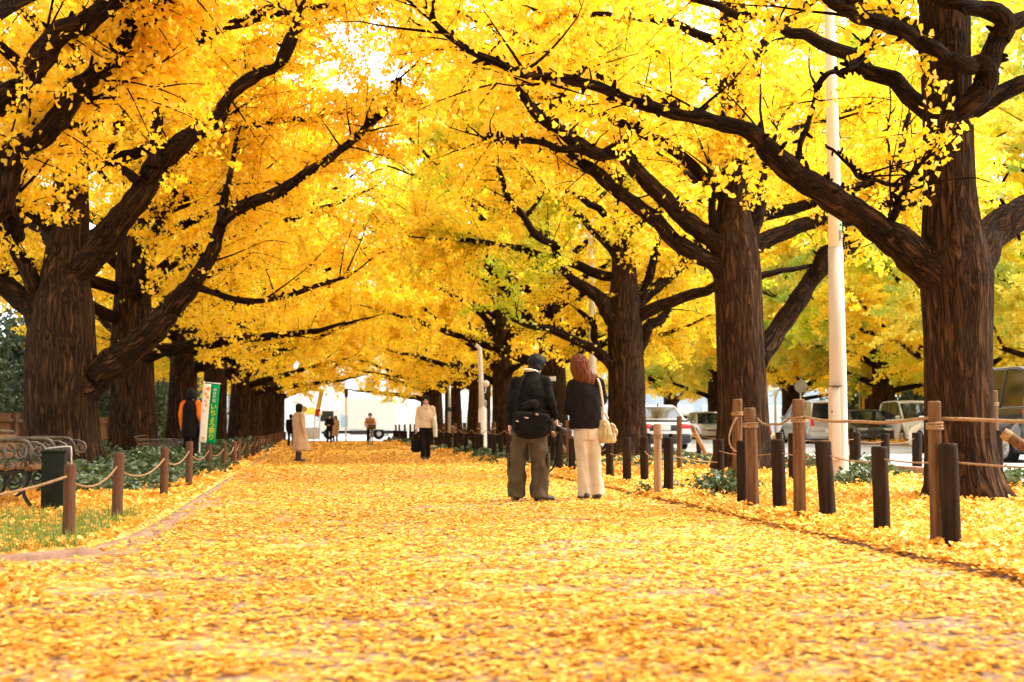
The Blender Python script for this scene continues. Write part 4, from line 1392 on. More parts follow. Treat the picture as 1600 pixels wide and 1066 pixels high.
MB().tube([(0, 0, -.1), (0, 0, 1.6), (0, 0, 2.9)], [.075, .07, .06], 12).build('shaft', M['grey_metal'], o)
MB().tube([(0, 0, 1.62), (0, 0, 1.82)], [.085, .085], 12).build('clamp', M['iron'], o)
o = empty('lamp_pole', (7.75, 41.5, .05), 0, 'distant pale pole rising behind the ginkgo beside the red haired woman', 'lamp pole')
MB().tube([(0, 0, -.1), (0, 0, 3.5), (-.04, 0, 7.4)], [.14, .11, .08], 16).build('shaft', M['cream_pole'], o)
MB().rbox((-.4, 0, 7.4), (.8, .16, .1), .03).build('lamp_head', M['grey_metal'], o)

# label plate on a trunk is part of that tree: found by its label
for o_ in col.objects:
    if o_.get('label') == SEEN_R[0]:
        q_ = MB().rbox((-.12, -.49, 2.42), (.21, .03, .15), .006).build('name_plate', M['plate'], o_)
        q_.rotation_euler = (0, 0, 0)

# ------------------------------------------------------------------ round sign, cone, flag, banner
def disc(c, r, t, n=28):
    return [(c[0] + r * math.cos(2 * PI * k / n), c[1] + r * math.sin(2 * PI * k / n)) for k in range(n)]


pz = P(1251, 604, 62)
o = empty('round_sign', (pz.x, 62, ROAD_Z), 0, 'back of a round grey traffic sign on a white pole behind the silver van', 'traffic sign')
MB().tube([(0, 0, 0), (0, 0, pz.z + .35 - ROAD_Z)], [.035, .035], 10).build('pole', M['white_paint'], o)
MB().prism(disc((0, pz.z - ROAD_Z), .31, 0), 'y', -.05, -.035).build('disc', M['grey_metal'], o)
pz = P(1343, 600, 66)
o = empty('thin_pole', (pz.x, 66, ROAD_Z), 0, 'thin pale pole with a yellow sleeve behind the black car', 'pole')
MB().tube([(0, 0, 0), (0, 0, 3.4)], [.05, .045], 10).build('shaft', M['grey_metal'], o)
M['yellow'] = mottled('yellow_plastic', (0.75, 0.5, 0.03), (0.85, 0.6, 0.06), 5, .5)
MB().tube([(.14, -.1, 0), (.14, -.1, 2.3)], [.07, .07], 10).build('yellow_sleeve', M['yellow'], o)
pz = P(1211, 620, 66)
o = empty('thin_pole', (pz.x, 66, ROAD_Z), 0, 'short white pole left of the silver van across the street', 'pole')
MB().tube([(0, 0, 0), (0, 0, 2.2), (.1, 0, 2.5), (.35, 0, 2.7)], [.06, .06, .055, .05], 10).build('shaft', M['white_paint'], o)
M['cone'] = mottled('orange_red_plastic', (0.6, 0.06, 0.02), (0.75, 0.10, 0.04), 6, .45)
pz = P(1203, 690, 52)
o = empty('traffic_cone', (pz.x, 52, ROAD_Z), 0, 'red and white traffic cone on the street left of the silver van', 'traffic cone')
MB().rbox((0, 0, .02), (.42, .42, .04), .012).build('base', M['cone'], o)
MB().tube([(0, 0, .03), (0, 0, .25)], [.16, .125], 18).build('lower_band', M['cone'], o)
MB().tube([(0, 0, .25), (0, 0, .42)], [.126, .095], 18).build('white_band', M['white_paint'], o)
MB().tube([(0, 0, .42), (0, 0, .76)], [.096, .035], 18).build('upper_band', M['cone'], o)

M['banner_green'] = mottled('green_cloth', (0.0, 0.24, 0.075), (0.004, 0.31, 0.10), 3, .7, bstr=.1)
M['banner_white'] = mottled('white_cloth', (0.74, 0.66, 0.54), (0.82, 0.76, 0.64), 3, .7, bstr=.1)
M['orange_ink'] = mottled('orange_ink', (0.7, 0.25, 0.03), (0.8, 0.33, 0.05), 10, .7)
M['yellow_ink'] = mottled('yellow_ink', (0.85, 0.65, 0.0), (0.9, 0.72, 0.01), 10, .7)
BY = 31.0
kpx = F_PX / (BY * 1.0)
tl, tr = P(319, 599.5, BY), P(343.5, 602, BY)
bl, br_ = P(311, 691, BY), P(336, 693.5, BY)
ban = empty('festival_banner', (bl.x, BY, 0), 0, 'upright festival banner, green with yellow characters and a white half with orange leaves', 'banner')
org = Vector((bl.x, BY, 0))


def bpt(u, v, off=0.0):
    """u across 0..1, v down 0..1 on the slightly waving cloth"""
    p = tl.lerp(tr, u).lerp(bl.lerp(br_, u), v)
    return p - org + Vector((0, -off + .012 * math.sin(v * 7 + u * 2), 0))


def cloth(u0, u1, mat, name, off=0.0, nv=16, nu=4):
    vs = [bpt(u0 + (u1 - u0) * i / nu, j / nv, off) for j in range(nv + 1) for i in range(nu + 1)]
    fs = [(j * (nu + 1) + i, j * (nu + 1) + i + 1, (j + 1) * (nu + 1) + i + 1, (j + 1) * (nu + 1) + i) for j in range(nv) for i in range(nu)]
    o = MB().raw(vs, fs, True).build(name, mat, ban)
    s = o.modifiers.new('thick', 'SOLIDIFY')
    s.thickness = .006
    return o


cloth(0, .44, M['banner_white'], 'white_half')
cloth(.44, 1, M['banner_green'], 'green_half')
MB().tube([org * 0 + Vector((.0, .04, -.02)) + (bl - org) * 0 + Vector((0.01, 0, 0)), bpt(0.0, 1) + Vector((.01, .035, 0)), bpt(0.02, 0) + Vector((-.01, .035, .06))], .014, 8).build('pole', M['white_paint'], ban)
MB().tube([bpt(0, 0) + Vector((-.02, .03, .03)), bpt(1, 0) + Vector((.02, .03, .03))], .01, 8).build('cross_bar', M['white_paint'], ban)
MB().rbox((.02, .04, .05), (.35, .35, .08), .03).build('stand', M['grey_metal'], ban)


def text_mesh(ch, size, mat, parent, name, frame):
    cu = bpy.data.curves.new(name, 'FONT')
    cu.body = ch
    cu.size = 1.0
    cu.align_x = 'CENTER'
    cu.align_y = 'CENTER'
    to = bpy.data.objects.new(name, cu)
    col.objects.link(to)
    dg = bpy.context.evaluated_depsgraph_get()
    me = bpy.data.meshes.new_from_object(to.evaluated_get(dg))
    col.objects.unlink(to)
    bpy.data.objects.remove(to)
    for v in me.vertices:
        v.co = frame(v.co.x * size, v.co.y * size)
    me.materials.clear()
    me.materials.append(mat)
    return me


def banner_text(chars, v0, v1, u, size, mat, name):
    mbv, mbf = [], []
    L = (tl - bl).length
    W = (tr - tl).length
    for i, ch in enumerate(chars):
        v = v0 + (v1 - v0) * (i + .5) / len(chars)
        me = text_mesh(ch, size, mat, ban, name, lambda a, b, v=v: bpt(u + a / W, v - b / L, .008))
        o = len(mbv)
        mbv += [tuple(q.co) for q in me.vertices]
        mbf += [[k + o for k in p.vertices] for p in me.polygons]
        bpy.data.meshes.remove(me)
    MB().raw(mbv, mbf).build(name, mat, ban, recalc=False)


banner_text('神宮外苑', .06, .31, .72, .082, M['banner_white'], 'small_lettering')
banner_text('いちょう祭り', .33, .95, .72, .138, M['yellow_ink'], 'large_lettering')
lf = MB()
for (u, v, s_, a) in ((.30, .09, .075, .4), (.16, .17, .06, 2.2), (.31, .225, .06, 1.0), (.16, .30, .045, -.5), (.24, .37, .05, .9), (.12, .46, .04, 2.5), (.25, .93, .05, .2)):
    W, L = (tr - tl).length, (tl - bl).length
    sh = [(0, 0), (-.5, .55), (-.3, .85), (-.03, .72), (0, .6), (.03, .72), (.3, .85), (.5, .55)]
    pts = []
    for (a_, b_) in sh:
        xx = (a_ * math.cos(a) - (b_ - .4) * math.sin(a)) * s_ * 1.5
        yy = (a_ * math.sin(a) + (b_ - .4) * math.cos(a)) * s_ * 1.5
        pts.append(bpt(u + xx / W, v - yy / L, .008))
    lf.raw(pts, [list(range(8))])
lf.build('leaf_print', M['orange_ink'], ban, recalc=False)
# far yellow and red streamer flag
pz = P(498, 612, 81)
o = empty('streamer_flag', (pz.x, 81, 0), 0, 'tall yellow and red flag leaning on a pole at the end of the path', 'flag')
MB().tube([(-.28, 0, 0), (-.2, 0, 1.5), (.12, 0, 3.4)], .025, 8).build('pole', M['white_paint'], o)
M['flag_red'] = mottled('red_cloth', (0.55, 0.06, 0.02), (0.68, 0.10, 0.03), 3, .8)
fl = MB().raw([(-.16, -.03, 1.95), (.12, -.05, 2.0), (.32, -.03, 3.1), (.08, -.04, 3.15)], [(0, 1, 2, 3)]).build('yellow_cloth', M['yellow'], o)
fl.modifiers.new('t', 'SOLIDIFY').thickness = .012
fr_ = MB().raw([(-.24, -.03, 1.5), (.02, -.05, 1.55), (.12, -.05, 1.99), (-.16, -.03, 1.94), (.0, -.04, 3.15), (-.1, -.04, 2.6)], [(0, 1, 2, 3), (3, 4, 5)]).build('red_cloth', M['flag_red'], o)
fr_.modifiers.new('t', 'SOLIDIFY').thickness = .012

# ------------------------------------------------------------------ board fence
M['fence'] = wood('brown_boards', (0.10, 0.055, 0.033), (0.19, 0.11, 0.07), 9)
GB = 'board fence sections behind the left trees'
fl_ = ['far left section of the brown board fence, beside the ornate bench top', 'brown board fence section left of the massive ginkgo trunk', 'brown board fence section behind the massive ginkgo trunk',
       'brown board fence section between the two whole left trunks', 'brown board fence section behind the orange sleeved person', 'farthest brown board fence section']
f0 = None
for i in range(6):
    y0 = 24 + i * 9.6
    if f0 is None:
        f0 = o = empty('board_fence', (-9.3, y0, 0), 0, fl_[0], 'fence', GB)
        bo = MB()
        r3 = random.Random(3)
        for k in range(60):
            bo.box((r3.uniform(-.004, .004), .08 + k * .16, .68), (.022, .150, 1.26 + r3.uniform(-.01, .01)))
        bo.build('boards', M['fence'], o)
        MB().box((.05, 4.8, .4), (.05, 9.58, .08)).build('rail', M['fence'], o)
        MB().box((.05, 4.8, 1.1), (.05, 9.58, .08)).build('rail', M['fence'], o)
        for k in range(4):
            MB().box((.09, .6 + k * 2.8, .66), (.10, .10, 1.36)).build('fence_post', M['fence'], o)
    else:
        o = copy_tree(f0)
        o.location = (-9.3 + float(bend(y0)), y0, 0)
        o.rotation_euler = (0, 0, .019)
        o['label'] = fl_[i]

# ------------------------------------------------------------------ ornate bench, bin
def spiral(c, r0_, r1_, a0, turns, n=26, plane='xz', y=0):
    pts = []
    for i in range(n):
        t = i / (n - 1)
        a = a0 + turns * 2 * PI * t
        r = r0_ + (r1_ - r0_) * t
        pts.append((c[0] + r * math.cos(a), y, c[1] + r * math.sin(a)))
    return pts


def ornate_bench(loc, rz, label):
    """park bench facing local +x, length along y; cast frames with scroll arms"""
    o = empty('ornate_bench', loc, rz, label, 'bench', 'ornate benches in the left bed')
    L = 2.3
    for k, yy in enumerate((0.0, L / 2, L)):
        fr = MB()
        # arm rail: from the back post forward, curling down and under
        fr.tube([(-.50, yy, .70), (-.25, yy, .72), (0.0, yy, .715), (.10, yy, .70), (.155, yy, .64), (.17, yy, .575), (.215, yy, .50)], [.020, .022, .022, .022, .02, .017, .012], 10, 24)
        fr.tube(spiral((.04, .585), .085, .028, PI * .5, -1.35, y=yy), .013, 8)
        fr.tube(spiral((-.16, .575), .085, .028, PI * .5, 1.3, y=yy), .013, 8)
        fr.tube(spiral((.23, .60), .075, .022, PI * .55, -1.45, y=yy), .013, 8)
        fr.tube([(.14, yy, .685), (.2, yy, .69), (.235, yy, .675)], .013, 8)
        fr.tube(spiral((-.34, .56), .09, .03, PI * .5, -1.2, y=yy), .013, 8)
        fr.tube(spiral((-.03, .47), .05, .018, PI, 1.2, y=yy), .011, 8)
        fr.tube(spiral((.09, .46), .045, .018, 0, -1.2, y=yy), .011, 8)
        fr.tube([(.12, yy, .68), (.10, yy, .55), (.105, yy, .43)], .015, 8)
        fr.tube([(-.12, yy, .70), (-.10, yy, .55), (-.1, yy, .43)], .013, 8)
        fr.build('arm_frame', M['silver'], o)
        lg = MB()
        lg.tube([(.10, yy, .42), (.12, yy, .30), (.09, yy, .16), (.17, yy, .03), (.24, yy, 0.0)], [.026, .024, .02, .02, .024], 10, 16)
        lg.tube([(-.42, yy, .40), (-.36, yy, .26), (-.40, yy, .12), (-.50, yy, .02), (-.56, yy, 0)], [.026, .024, .02, .02, .024], 10, 16)
        lg.tube([(.10, yy, .40), (-.15, yy, .37), (-.42, yy, .40)], .022, 8, 12)
        lg.tube(spiral((-.02, .27), .09, .03, PI / 2, -1.2, y=yy), .013, 8)
        lg.tube(spiral((-.26, .27), .09, .03, PI / 2, 1.2, y=yy), .013, 8)
        lg.tube([(-.42, yy, .40), (-.49, yy, .55), (-.55, yy, .78)], [.024, .022, .018], 8, 10)
        lg.build('leg_frame', M['iron'], o)
    st = MB()
    for k in range(5):
        st.rbox((-.36 + k * .105, L / 2, .425 - .012 * math.sin(k / 4 * PI)), (.092, L + .08, .028), .008)
    st.rbox((.125, L / 2, .412), (.05, L + .08, .04), .012)
    st.build('seat', M['post_tan'], o)
    bk = MB()
    for k in range(3):
        bk.rbox((-.475 - k * .03, L / 2, .52 + k * .10), (.024, L + .06, .075), .008)
    bk.build('backrest', M['post_tan'], o)
    MB().tube([(-.57, -.05, .79), (-.57, L / 2, .81), (-.57, L + .05, .79)], .02, 10, 12).build('top_rail', M['silver'], o)
    return o


b0 = ornate_bench((-3.32, 14.7, .05), 0.0, 'ornate cast metal bench with scroll arms and a plank seat at the left frame edge')
b1 = copy_tree(b0)
b1.location = (*G(250, 729), -.12)
b1['label'] = 'second ornate bench, mostly sunk in ivy left of the orange sleeved person'
x, y = G(85, 803)
o = empty('litter_bin', (x, y, .045), .1, 'dark green metal litter bin beside the ornate bench, behind the nearest left post', 'litter bin')
MB().rbox((-.01, 0, .31), (.23, .26, .60), .012).build('body', M['bin_green'], o)
MB().rbox((-.01, 0, .60), (.25, .28, .03), .008).build('rim', M['bin_green'], o)
MB().tube([(-.11, .0, .30), (-.11, .0, .63), (.12, .0, .65), (.15, .0, .645), (.155, .0, .58), (.155, .0, .05)], .010, 8).build('carrying_frame', M['grey_metal'], o)

# ------------------------------------------------------------------ buildings at the far end
M['render_white'] = mottled('pale_render', (0.70, 0.69, 0.67), (0.78, 0.77, 0.75), .5, .8)
M['render_blue'] = mottled('pale_blue_grey_cladding', (0.32, 0.40, 0.48), (0.38, 0.46, 0.54), .4, .6)
M['glass'] = mottled('window_glass', (0.42, 0.44, 0.45), (0.52, 0.54, 0.55), .4, .15, .0)
M['red_sign'] = mottled('red_sign_paint', (0.6, 0.12, 0.10), (0.7, 0.2, 0.16), 2, .6)


def block(x, y, w, d, h, mat, label, floors, cols, sign=None):
    o = empty('office_building', (x, y, 0), 0, label, 'building', 'buildings beyond the end of the avenue')
    MB().box((0, d / 2, h / 2), (w, d, h)).build('wall', mat, o)
    MB().box((0, d / 2, h + .3), (w + .4, d + .4, .6)).build('roof', M['render_white'], o)
    fh = h / floors
    win = None
    for f in range(floors):
        for c in range(cols):
            cw = w / cols
            fr = MB().box((-w / 2 + (c + .5) * cw, -.04, (f + .55) * fh), (cw * .7, .10, fh * .55)).build('window', M['render_white'], o)
            MB().box((-w / 2 + (c + .5) * cw, -.075, (f + .55) * fh), (cw * .6, .06, fh * .45)).build('pane', M['glass'], fr)
    if sign:
        MB().box(sign[0], sign[1]).build('sign_board', M['red_sign'], o)
    return o


block(-3, 134, 14, 12, 13, M['render_white'], 'pale building straight ahead at the end of the path', 4, 5)
block(13, 140, 16, 12, 17, M['render_white'], 'pale building behind the white truck at the end of the path', 5, 5)
block(-20, 138, 18, 12, 12, M['render_white'], 'pale building behind the beige coated woman', 4, 5)
block(40, 150, 30, 14, 24, M['render_blue'], 'bluish grey building seen in the gap beside the red haired woman', 6, 8, ((-8.4, -1.0, 5.5), (1.6, .4, 5)))
# ------------------------------------------------------------------ people
def ell_tube(mb, secs, seg=20):
    """secs: (x,y,z,rx,ry[,tilt_x,tilt_y]) horizontal-ish ellipses"""
    n = len(secs)
    vs = []
    for s in secs:
        x, y, z, rx, ry = s[:5]
        tx, ty = (s[5], s[6]) if len(s) > 6 else (0, 0)
        for k in range(seg):
            a = 2 * PI * k / seg
            dx, dy = rx * math.cos(a), ry * math.sin(a)
            vs.append((x + dx, y + dy, z + dx * tx + dy * ty))
    fs = [list(range(seg))[::-1], list(range((n - 1) * seg, n * seg))]
    for i in range(n - 1):
        for k in range(seg):
            k2 = (k + 1) % seg
            fs.append((i * seg + k, i * seg + k2, (i + 1) * seg + k2, (i + 1) * seg + k))
    mb.raw(vs, fs, True)


def limb(mb, pts, seg=14):
    """tapered limb with rounded ends: pts (x,y,z,r)"""
    a = catmull(np.array(pts, float), max(10, 5 * len(pts)))
    v, q, b, t = tube_arrays(a[:, :3], a[:, 3], seg)
    mb.raw(v.tolist(), q.tolist() + t.tolist(), True)
    mb.sphere(pts[0][:3], pts[0][3], 14, 8)
    mb.sphere(pts[-1][:3], pts[-1][3], 14, 8)


def blob(mb, name, mat, parent=None, voxel=.012, smooth=3, warp=None, sc=1.0):
    """fuse overlapping pieces into one continuous surface"""
    me = bpy.data.meshes.new(name)
    me.from_pydata(mb.v, [], mb.f)
    tmp = bpy.data.objects.new(name, me)
    col.objects.link(tmp)
    r = tmp.modifiers.new('r', 'REMESH')
    r.mode = 'VOXEL'
    r.voxel_size = voxel
    if smooth:
        s = tmp.modifiers.new('s', 'SMOOTH')
        s.iterations = smooth
        s.factor = .5
    dg = bpy.context.evaluated_depsgraph_get()
    m2 = bpy.data.meshes.new_from_object(tmp.evaluated_get(dg))
    bpy.data.objects.remove(tmp)
    bpy.data.meshes.remove(me)
    m2.name = name
    n = len(m2.vertices)
    co = np.zeros(n * 3, dtype=np.float32)
    m2.vertices.foreach_get('co', co)
    co = co.reshape(-1, 3).astype(float)
    if warp is not None:
        nr = np.zeros(n * 3, dtype=np.float32)
        m2.vertices.foreach_get('normal', nr)
        nr = nr.reshape(-1, 3)
        co = co + nr * warp(co)[:, None]
    co *= sc
    m2.vertices.foreach_set('co', co.astype(np.float32).ravel())
    m2.polygons.foreach_set('use_smooth', np.ones(len(m2.polygons), dtype=bool))
    m2.materials.clear()
    m2.materials.append(mat)
    m2.update()
    return link(name, m2, parent)


def folds(amp, fz=26, fx=9, seed=0):
    """cloth creases as real relief"""
    def w(c):
        x, y, z = c[:, 0], c[:, 1], c[:, 2]
        a = np.sin(z * fz + 5 * np.sin(x * fx + seed) + 3 * np.sin(y * 7 + seed)) * np.sin(x * 11 + y * 13 + z * 5 + seed)
        b = np.sin(z * fz * .45 + 4 * np.sin(y * 6 + x * 8 + seed * 2))
        return amp * (.6 * a + .4 * b)
    return w


def hand(mb, w, d, side, curl=.5, s=1.0):
    """palm, four fingers and a thumb from wrist w along direction d; side: unit vector toward the thumb"""
    w, d, sd = Vector(w), Vector(d).normalized(), Vector(side)
    sd = (sd - d * sd.dot(d)).normalized()
    nrm = d.cross(sd)
    limb(mb, [(*w, .026 * s), (*(w + d * .04 * s), .030 * s), (*(w + d * .085 * s), .026 * s)], 10)
    for e in (-.022, .022):
        limb(mb, [(*(w + d * .02 * s + sd * e * s * .6), .020 * s), (*(w + d * .088 * s + sd * e * s), .017 * s)], 8)
    for k, (o, L) in enumerate(((-.032, .058), (-.011, .074), (.011, .08), (.032, .07))):
        b = w + d * .085 * s + sd * o * s
        p1 = b + (d * (1 - curl * .35) + nrm * curl * .5).normalized() * L * .45 * s
        p2 = p1 + (d * (1 - curl) + nrm * curl * 1.1).normalized() * L * .35 * s
        p3 = p2 + (d * (1 - curl * 1.5) + nrm * curl * 1.3).normalized() * L * .25 * s
        limb(mb, [(*b, .0105 * s), (*p1, .0098 * s), (*p2, .009 * s), (*p3, .0078 * s)], 8)
    t0 = w + d * .025 * s + sd * .024 * s
    t1 = t0 + (d * .6 + sd * .7 + nrm * .3).normalized() * .042 * s
    t2 = t1 + (d * .9 + sd * .2 + nrm * .4).normalized() * .034 * s
    limb(mb, [(*t0, .015 * s), (*t1, .0118 * s), (*t2, .0095 * s)], 8)


def head_pieces(mb, c, fwd, tilt=0.0, s=1.0):
    """skull, jaw, nose, ears around centre c; fwd: facing direction"""
    f = Vector(fwd).normalized()
    up = Vector((0, 0, 1))
    up = (up - f * up.dot(f)).normalized()
    r = f.cross(up)
    m = Matrix((r, f, up)).transposed()
    c = Vector(c)
    mb.sphere(c + up * .02 * s - f * .008 * s, .1 * s, 20, 14, (.78, .96, 1.0), m)
    mb.sphere(c - up * .045 * s + f * .022 * s, .078 * s, 18, 12, (.80, .88, 1.0), m)
    mb.sphere(c - up * .095 * s + f * .05 * s, .032 * s, 12, 8, (1.0, .9, .8), m)
    limb(mb, [(*(c + f * .085 * s + up * .012 * s), .009 * s), (*(c + f * .108 * s - up * .022 * s), .0145 * s)], 8)
    mb.sphere(c + f * .083 * s - up * .058 * s, .017 * s, 10, 6, (1.5, .7, .6), m)
    mb.sphere(c + f * .079 * s + up * .032 * s, .02 * s, 10, 6, (2.4, .6, .5), m)
    for e in (-1, 1):
        mb.sphere(c + r * e * .080 * s - up * .005 * s - f * .008 * s, .026 * s, 10, 8, (.38, .75, 1.15), m)
    return m


def eyes(c, fwd, parent, s=1.0, sc=1.0):
    f = Vector(fwd).normalized()
    up = Vector((0, 0, 1))
    up = (up - f * up.dot(f)).normalized()
    r = f.cross(up)
    c = Vector(c)
    mb, lp = MB(), MB()
    for e in (-1, 1):
        mb.sphere((c + f * .083 * s + r * e * .032 * s + up * .008 * s) * sc, .0115 * s * sc, 10, 8, (1.3, .6, .7))
        mb.tube([(c + f * .089 * s + r * (e * .032 - .018) * s + up * .030 * s) * sc, (c + f * .091 * s + r * e * .032 * s + up * .036 * s) * sc, (c + f * .085 * s + r * (e * .032 + .018) * s + up * .031 * s) * sc], .004 * sc, 6)
    mb.build('eyes', M['ink'], parent)
    lp.tube([(c + f * .094 * s + r * -.022 * s - up * .058 * s) * sc, (c + f * .101 * s - up * .056 * s) * sc, (c + f * .094 * s + r * .022 * s - up * .058 * s) * sc], .006 * sc, 6)
    lp.build('lips', M['lip'], parent)


M['skin'] = mottled('skin', (0.50, 0.28, 0.19), (0.58, 0.34, 0.24), 14, .5, bstr=.1)
M['lip'] = mottled('lip', (0.40, 0.15, 0.12), (0.45, 0.18, 0.14), 14, .5)
M['black_cloth'] = mottled('black_nylon', (0.004, 0.004, 0.004), (0.010, 0.009, 0.008), 12, .75, bstr=.3)
M['black_wool'] = mottled('black_wool', (0.008, 0.006, 0.006), (0.017, 0.014, 0.013), 30, .9, bstr=.6)
M['olive'] = mottled('olive_brown_cotton', (0.045, 0.032, 0.018), (0.080, 0.058, 0.034), 10, .85, bstr=.4)
M['cream_cloth'] = mottled('cream_cotton', (0.44, 0.36, 0.25), (0.54, 0.45, 0.33), 8, .85, bstr=.4)
M['beige_coat'] = mottled('beige_coat_cloth', (0.42, 0.27, 0.15), (0.52, 0.35, 0.21), 6, .85, bstr=.4)
M['ivory'] = mottled('ivory_jacket_cloth', (0.60, 0.48, 0.32), (0.70, 0.57, 0.40), 8, .85, bstr=.4)
M['orange_cloth'] = mottled('orange_cloth', (0.75, 0.14, 0.01), (0.85, 0.20, 0.02), 6, .75, bstr=.3)
M['tan_sweater'] = mottled('orange_brown_knit', (0.40, 0.17, 0.06), (0.5, 0.23, 0.09), 12, .9)
M['hair_black'] = mottled('black_hair', (0.004, 0.003, 0.003), (0.012, 0.009, 0.007), 60, .55, stretch=(1, 1, .1), bstr=.8)
M['hair_red'] = mottled('red_brown_hair', (0.060, 0.014, 0.003), (0.16, 0.042, 0.009), 45, .55, stretch=(1, 1, .1), bstr=.9)
M['leather_black'] = mottled('black_leather', (0.008, 0.007, 0.006), (0.018, 0.015, 0.013), 30, .4)
M['leather_beige'] = mottled('olive_beige_leather', (0.30, 0.215, 0.075), (0.42, 0.31, 0.13), 12, .42, bstr=.4)
M['strap_beige'] = mottled('pale_strap', (0.50, 0.38, 0.24), (0.6, 0.47, 0.31), 20, .6)
M['knob'] = mottled('buckle_metal', (0.35, 0.22, 0.15), (0.5, 0.33, 0.24), 20, .4, .4)
M['yellow_tag'] = mottled('yellow_tag', (0.5, 0.38, 0.02), (0.6, 0.46, 0.04), 8, .6)


def figure(label, base, J, sc=1.0, group=None, face=True, voxel=.012, bare_hands=True, feet=True, curl=(.45, .45), slim=1.0):
    """one continuous body; J holds joints in metres, x right, y away, z up"""
    mb = MB()
    pv, ch, nk, hd = J['pelvis'], J['chest'], J['neck'], J['head']
    lerp = lambda a, b, t: tuple(a[i] + (b[i] - a[i]) * t for i in range(3))
    w = lerp(pv, ch, .5)
    k = slim
    ell_tube(mb, [(pv[0], pv[1], pv[2] - .08, .13 * k, .09 * k), (*pv, .155 * k, .105 * k), (*w, .128 * k, .095 * k), (*ch, .155 * k, .11 * k), (*lerp(ch, nk, .65), .13 * k, .085 * k), (*nk, .06, .055)])
    limb(mb, [(*lerp(ch, nk, .6), .058), (*nk, .053), (*lerp(nk, hd, .6), .055)])
    head_pieces(mb, hd, J['face'])
    for sd in ('L', 'R'):
        s, e, wr = J['sh' + sd], J['el' + sd], J['wr' + sd]
        limb(mb, [(*lerp(ch, s, .6), .05), (*s, .054), (*lerp(s, e, .5), .046), (*e, .039), (*lerp(e, wr, .4), .038), (*wr, .026)])
        d = Vector(wr) - Vector(e)
        d = Vector(J.get('hd' + sd, d))
        hand(mb, wr, d, J.get('th' + sd, (0, 1, 0)), curl[0 if sd == 'L' else 1])
        h, kn, an, to = J['hp' + sd], J['kn' + sd], J['an' + sd], J['to' + sd]
        limb(mb, [(*h, .085 * k), (*lerp(h, kn, .5), .072 * k), (*kn, .055), (*lerp(kn, an, .35), .056), (*an, .038)])
        if feet:
            hl = Vector(an) - (Vector(to) - Vector(an)).normalized() * .05
            lf = max(0, to[2] - .03)
            limb(mb, [(*an, .036), (hl.x, hl.y, .035 + lf, .035), (*lerp(an, to, .5)[:2], .035 + lf, .03), (*to[:2], .028 + lf, .025)], 10)
    o = blob(mb, 'person', M['skin'], None, voxel, 2, None, sc)
    o.location = base
    tag(o, label, 'person', group)
    if face:
        eyes(hd, J['face'], o, 1.0, sc)
    return o


def stand(h=1.70, face=(0, -1, 0), lx=0.0, stance=.10, **kw):
    """upright standing joints for a person facing `face` (arms hanging)"""
    f = Vector(face).normalized()
    r = Vector((f.y, -f.x, 0))   # person's right hand side
    q = h / 1.70
    def pt(a, b, z):
        v = r * a + f * b
        return ((v.x) * q + lx * 0, v.y * q, z * q)
    J = dict(pelvis=pt(0, 0, .93), chest=pt(0, .01, 1.26), neck=pt(0, .01, 1.45), head=pt(0, .03, 1.585), face=tuple(f))
    for sd, s in (('L', -1), ('R', 1)):
        J['sh' + sd] = pt(.175 * s, 0, 1.385)
        J['el' + sd] = pt(.215 * s, -.02, 1.10)
        J['wr' + sd] = pt(.225 * s, .04, .86)
        J['hp' + sd] = pt(.085 * s, 0, .88)
        J['kn' + sd] = pt(stance * s, .02, .48)
        J['an' + sd] = pt((stance + .01) * s, 0, .075)
        J['to' + sd] = pt((stance + .04) * s, .17, .03)
        J['th' + sd] = tuple(f)
    J.update(kw)
    return J


def L3(a, b, t):
    return tuple(a[i] + (b[i] - a[i]) * t for i in range(3))


def sleeves(mb, J, r, to=1.0, sides='LR'):
    for sd in sides:
        s, e, w = J['sh' + sd], J['el' + sd], J['wr' + sd]
        p = [(*L3(J['chest'], s, .55), r * 1.25), (*s, r * 1.18), (*L3(s, e, .5), r), (*e, r * .95)]
        p += [(*L3(e, w, .5 * to), r * .85), (*L3(e, w, to), r * .72)]
        limb(mb, p)


def legs(mb, J, r0_, rk, ra, flare=0.0, hem=.045):
    for sd in 'LR':
        h, k, a = J['hp' + sd], J['kn' + sd], J['an' + sd]
        ell_tube(mb, [(h[0], h[1], h[2] + .05, r0_, r0_), (*L3(h, k, .35), r0_ * .95, r0_ * 1.0), (*k, rk, rk * 1.02), (*L3(k, a, .55), (rk + ra) / 2, (rk + ra) / 2 * 1.03), (a[0], a[1], hem, ra + flare, (ra + flare) * 1.08)], 18)


def shoes(J, parent, mat, sc, heel=0.0, l=.0):
    for sd in 'LR':
        a, t = Vector(J['an' + sd]), Vector(J['to' + sd])
        d = Vector((t.x - a.x, t.y - a.y, 0)).normalized()
        la, lt = max(0, a.z - .08), max(0, t.z - .03)
        mb = MB()
        b = a - d * .055
        m = (a + t) / 2
        limb(mb, [(b.x, b.y, .045 + la, .042), (a.x, a.y, .055 + la, .045), (m.x, m.y, .045 + (la + lt) / 2, .043), (t.x, t.y, .034 + lt, .036), (t.x + d.x * .05, t.y + d.y * .05, .028 + lt, .026)], 12)
        if heel:
            mb.tube([(b.x, b.y, .06 + la), (b.x, b.y, .0 + la * .2)], [.02, .012], 8)
        blob(mb, 'shoe', mat, parent, .01, 1, None, sc)


# ---- the man with the shoulder bag, seen from behind
k1 = 1 / 130.4


def q1(px, py, y=0.0):
    return ((px - 826) * k1, y, (785 - py) * k1)


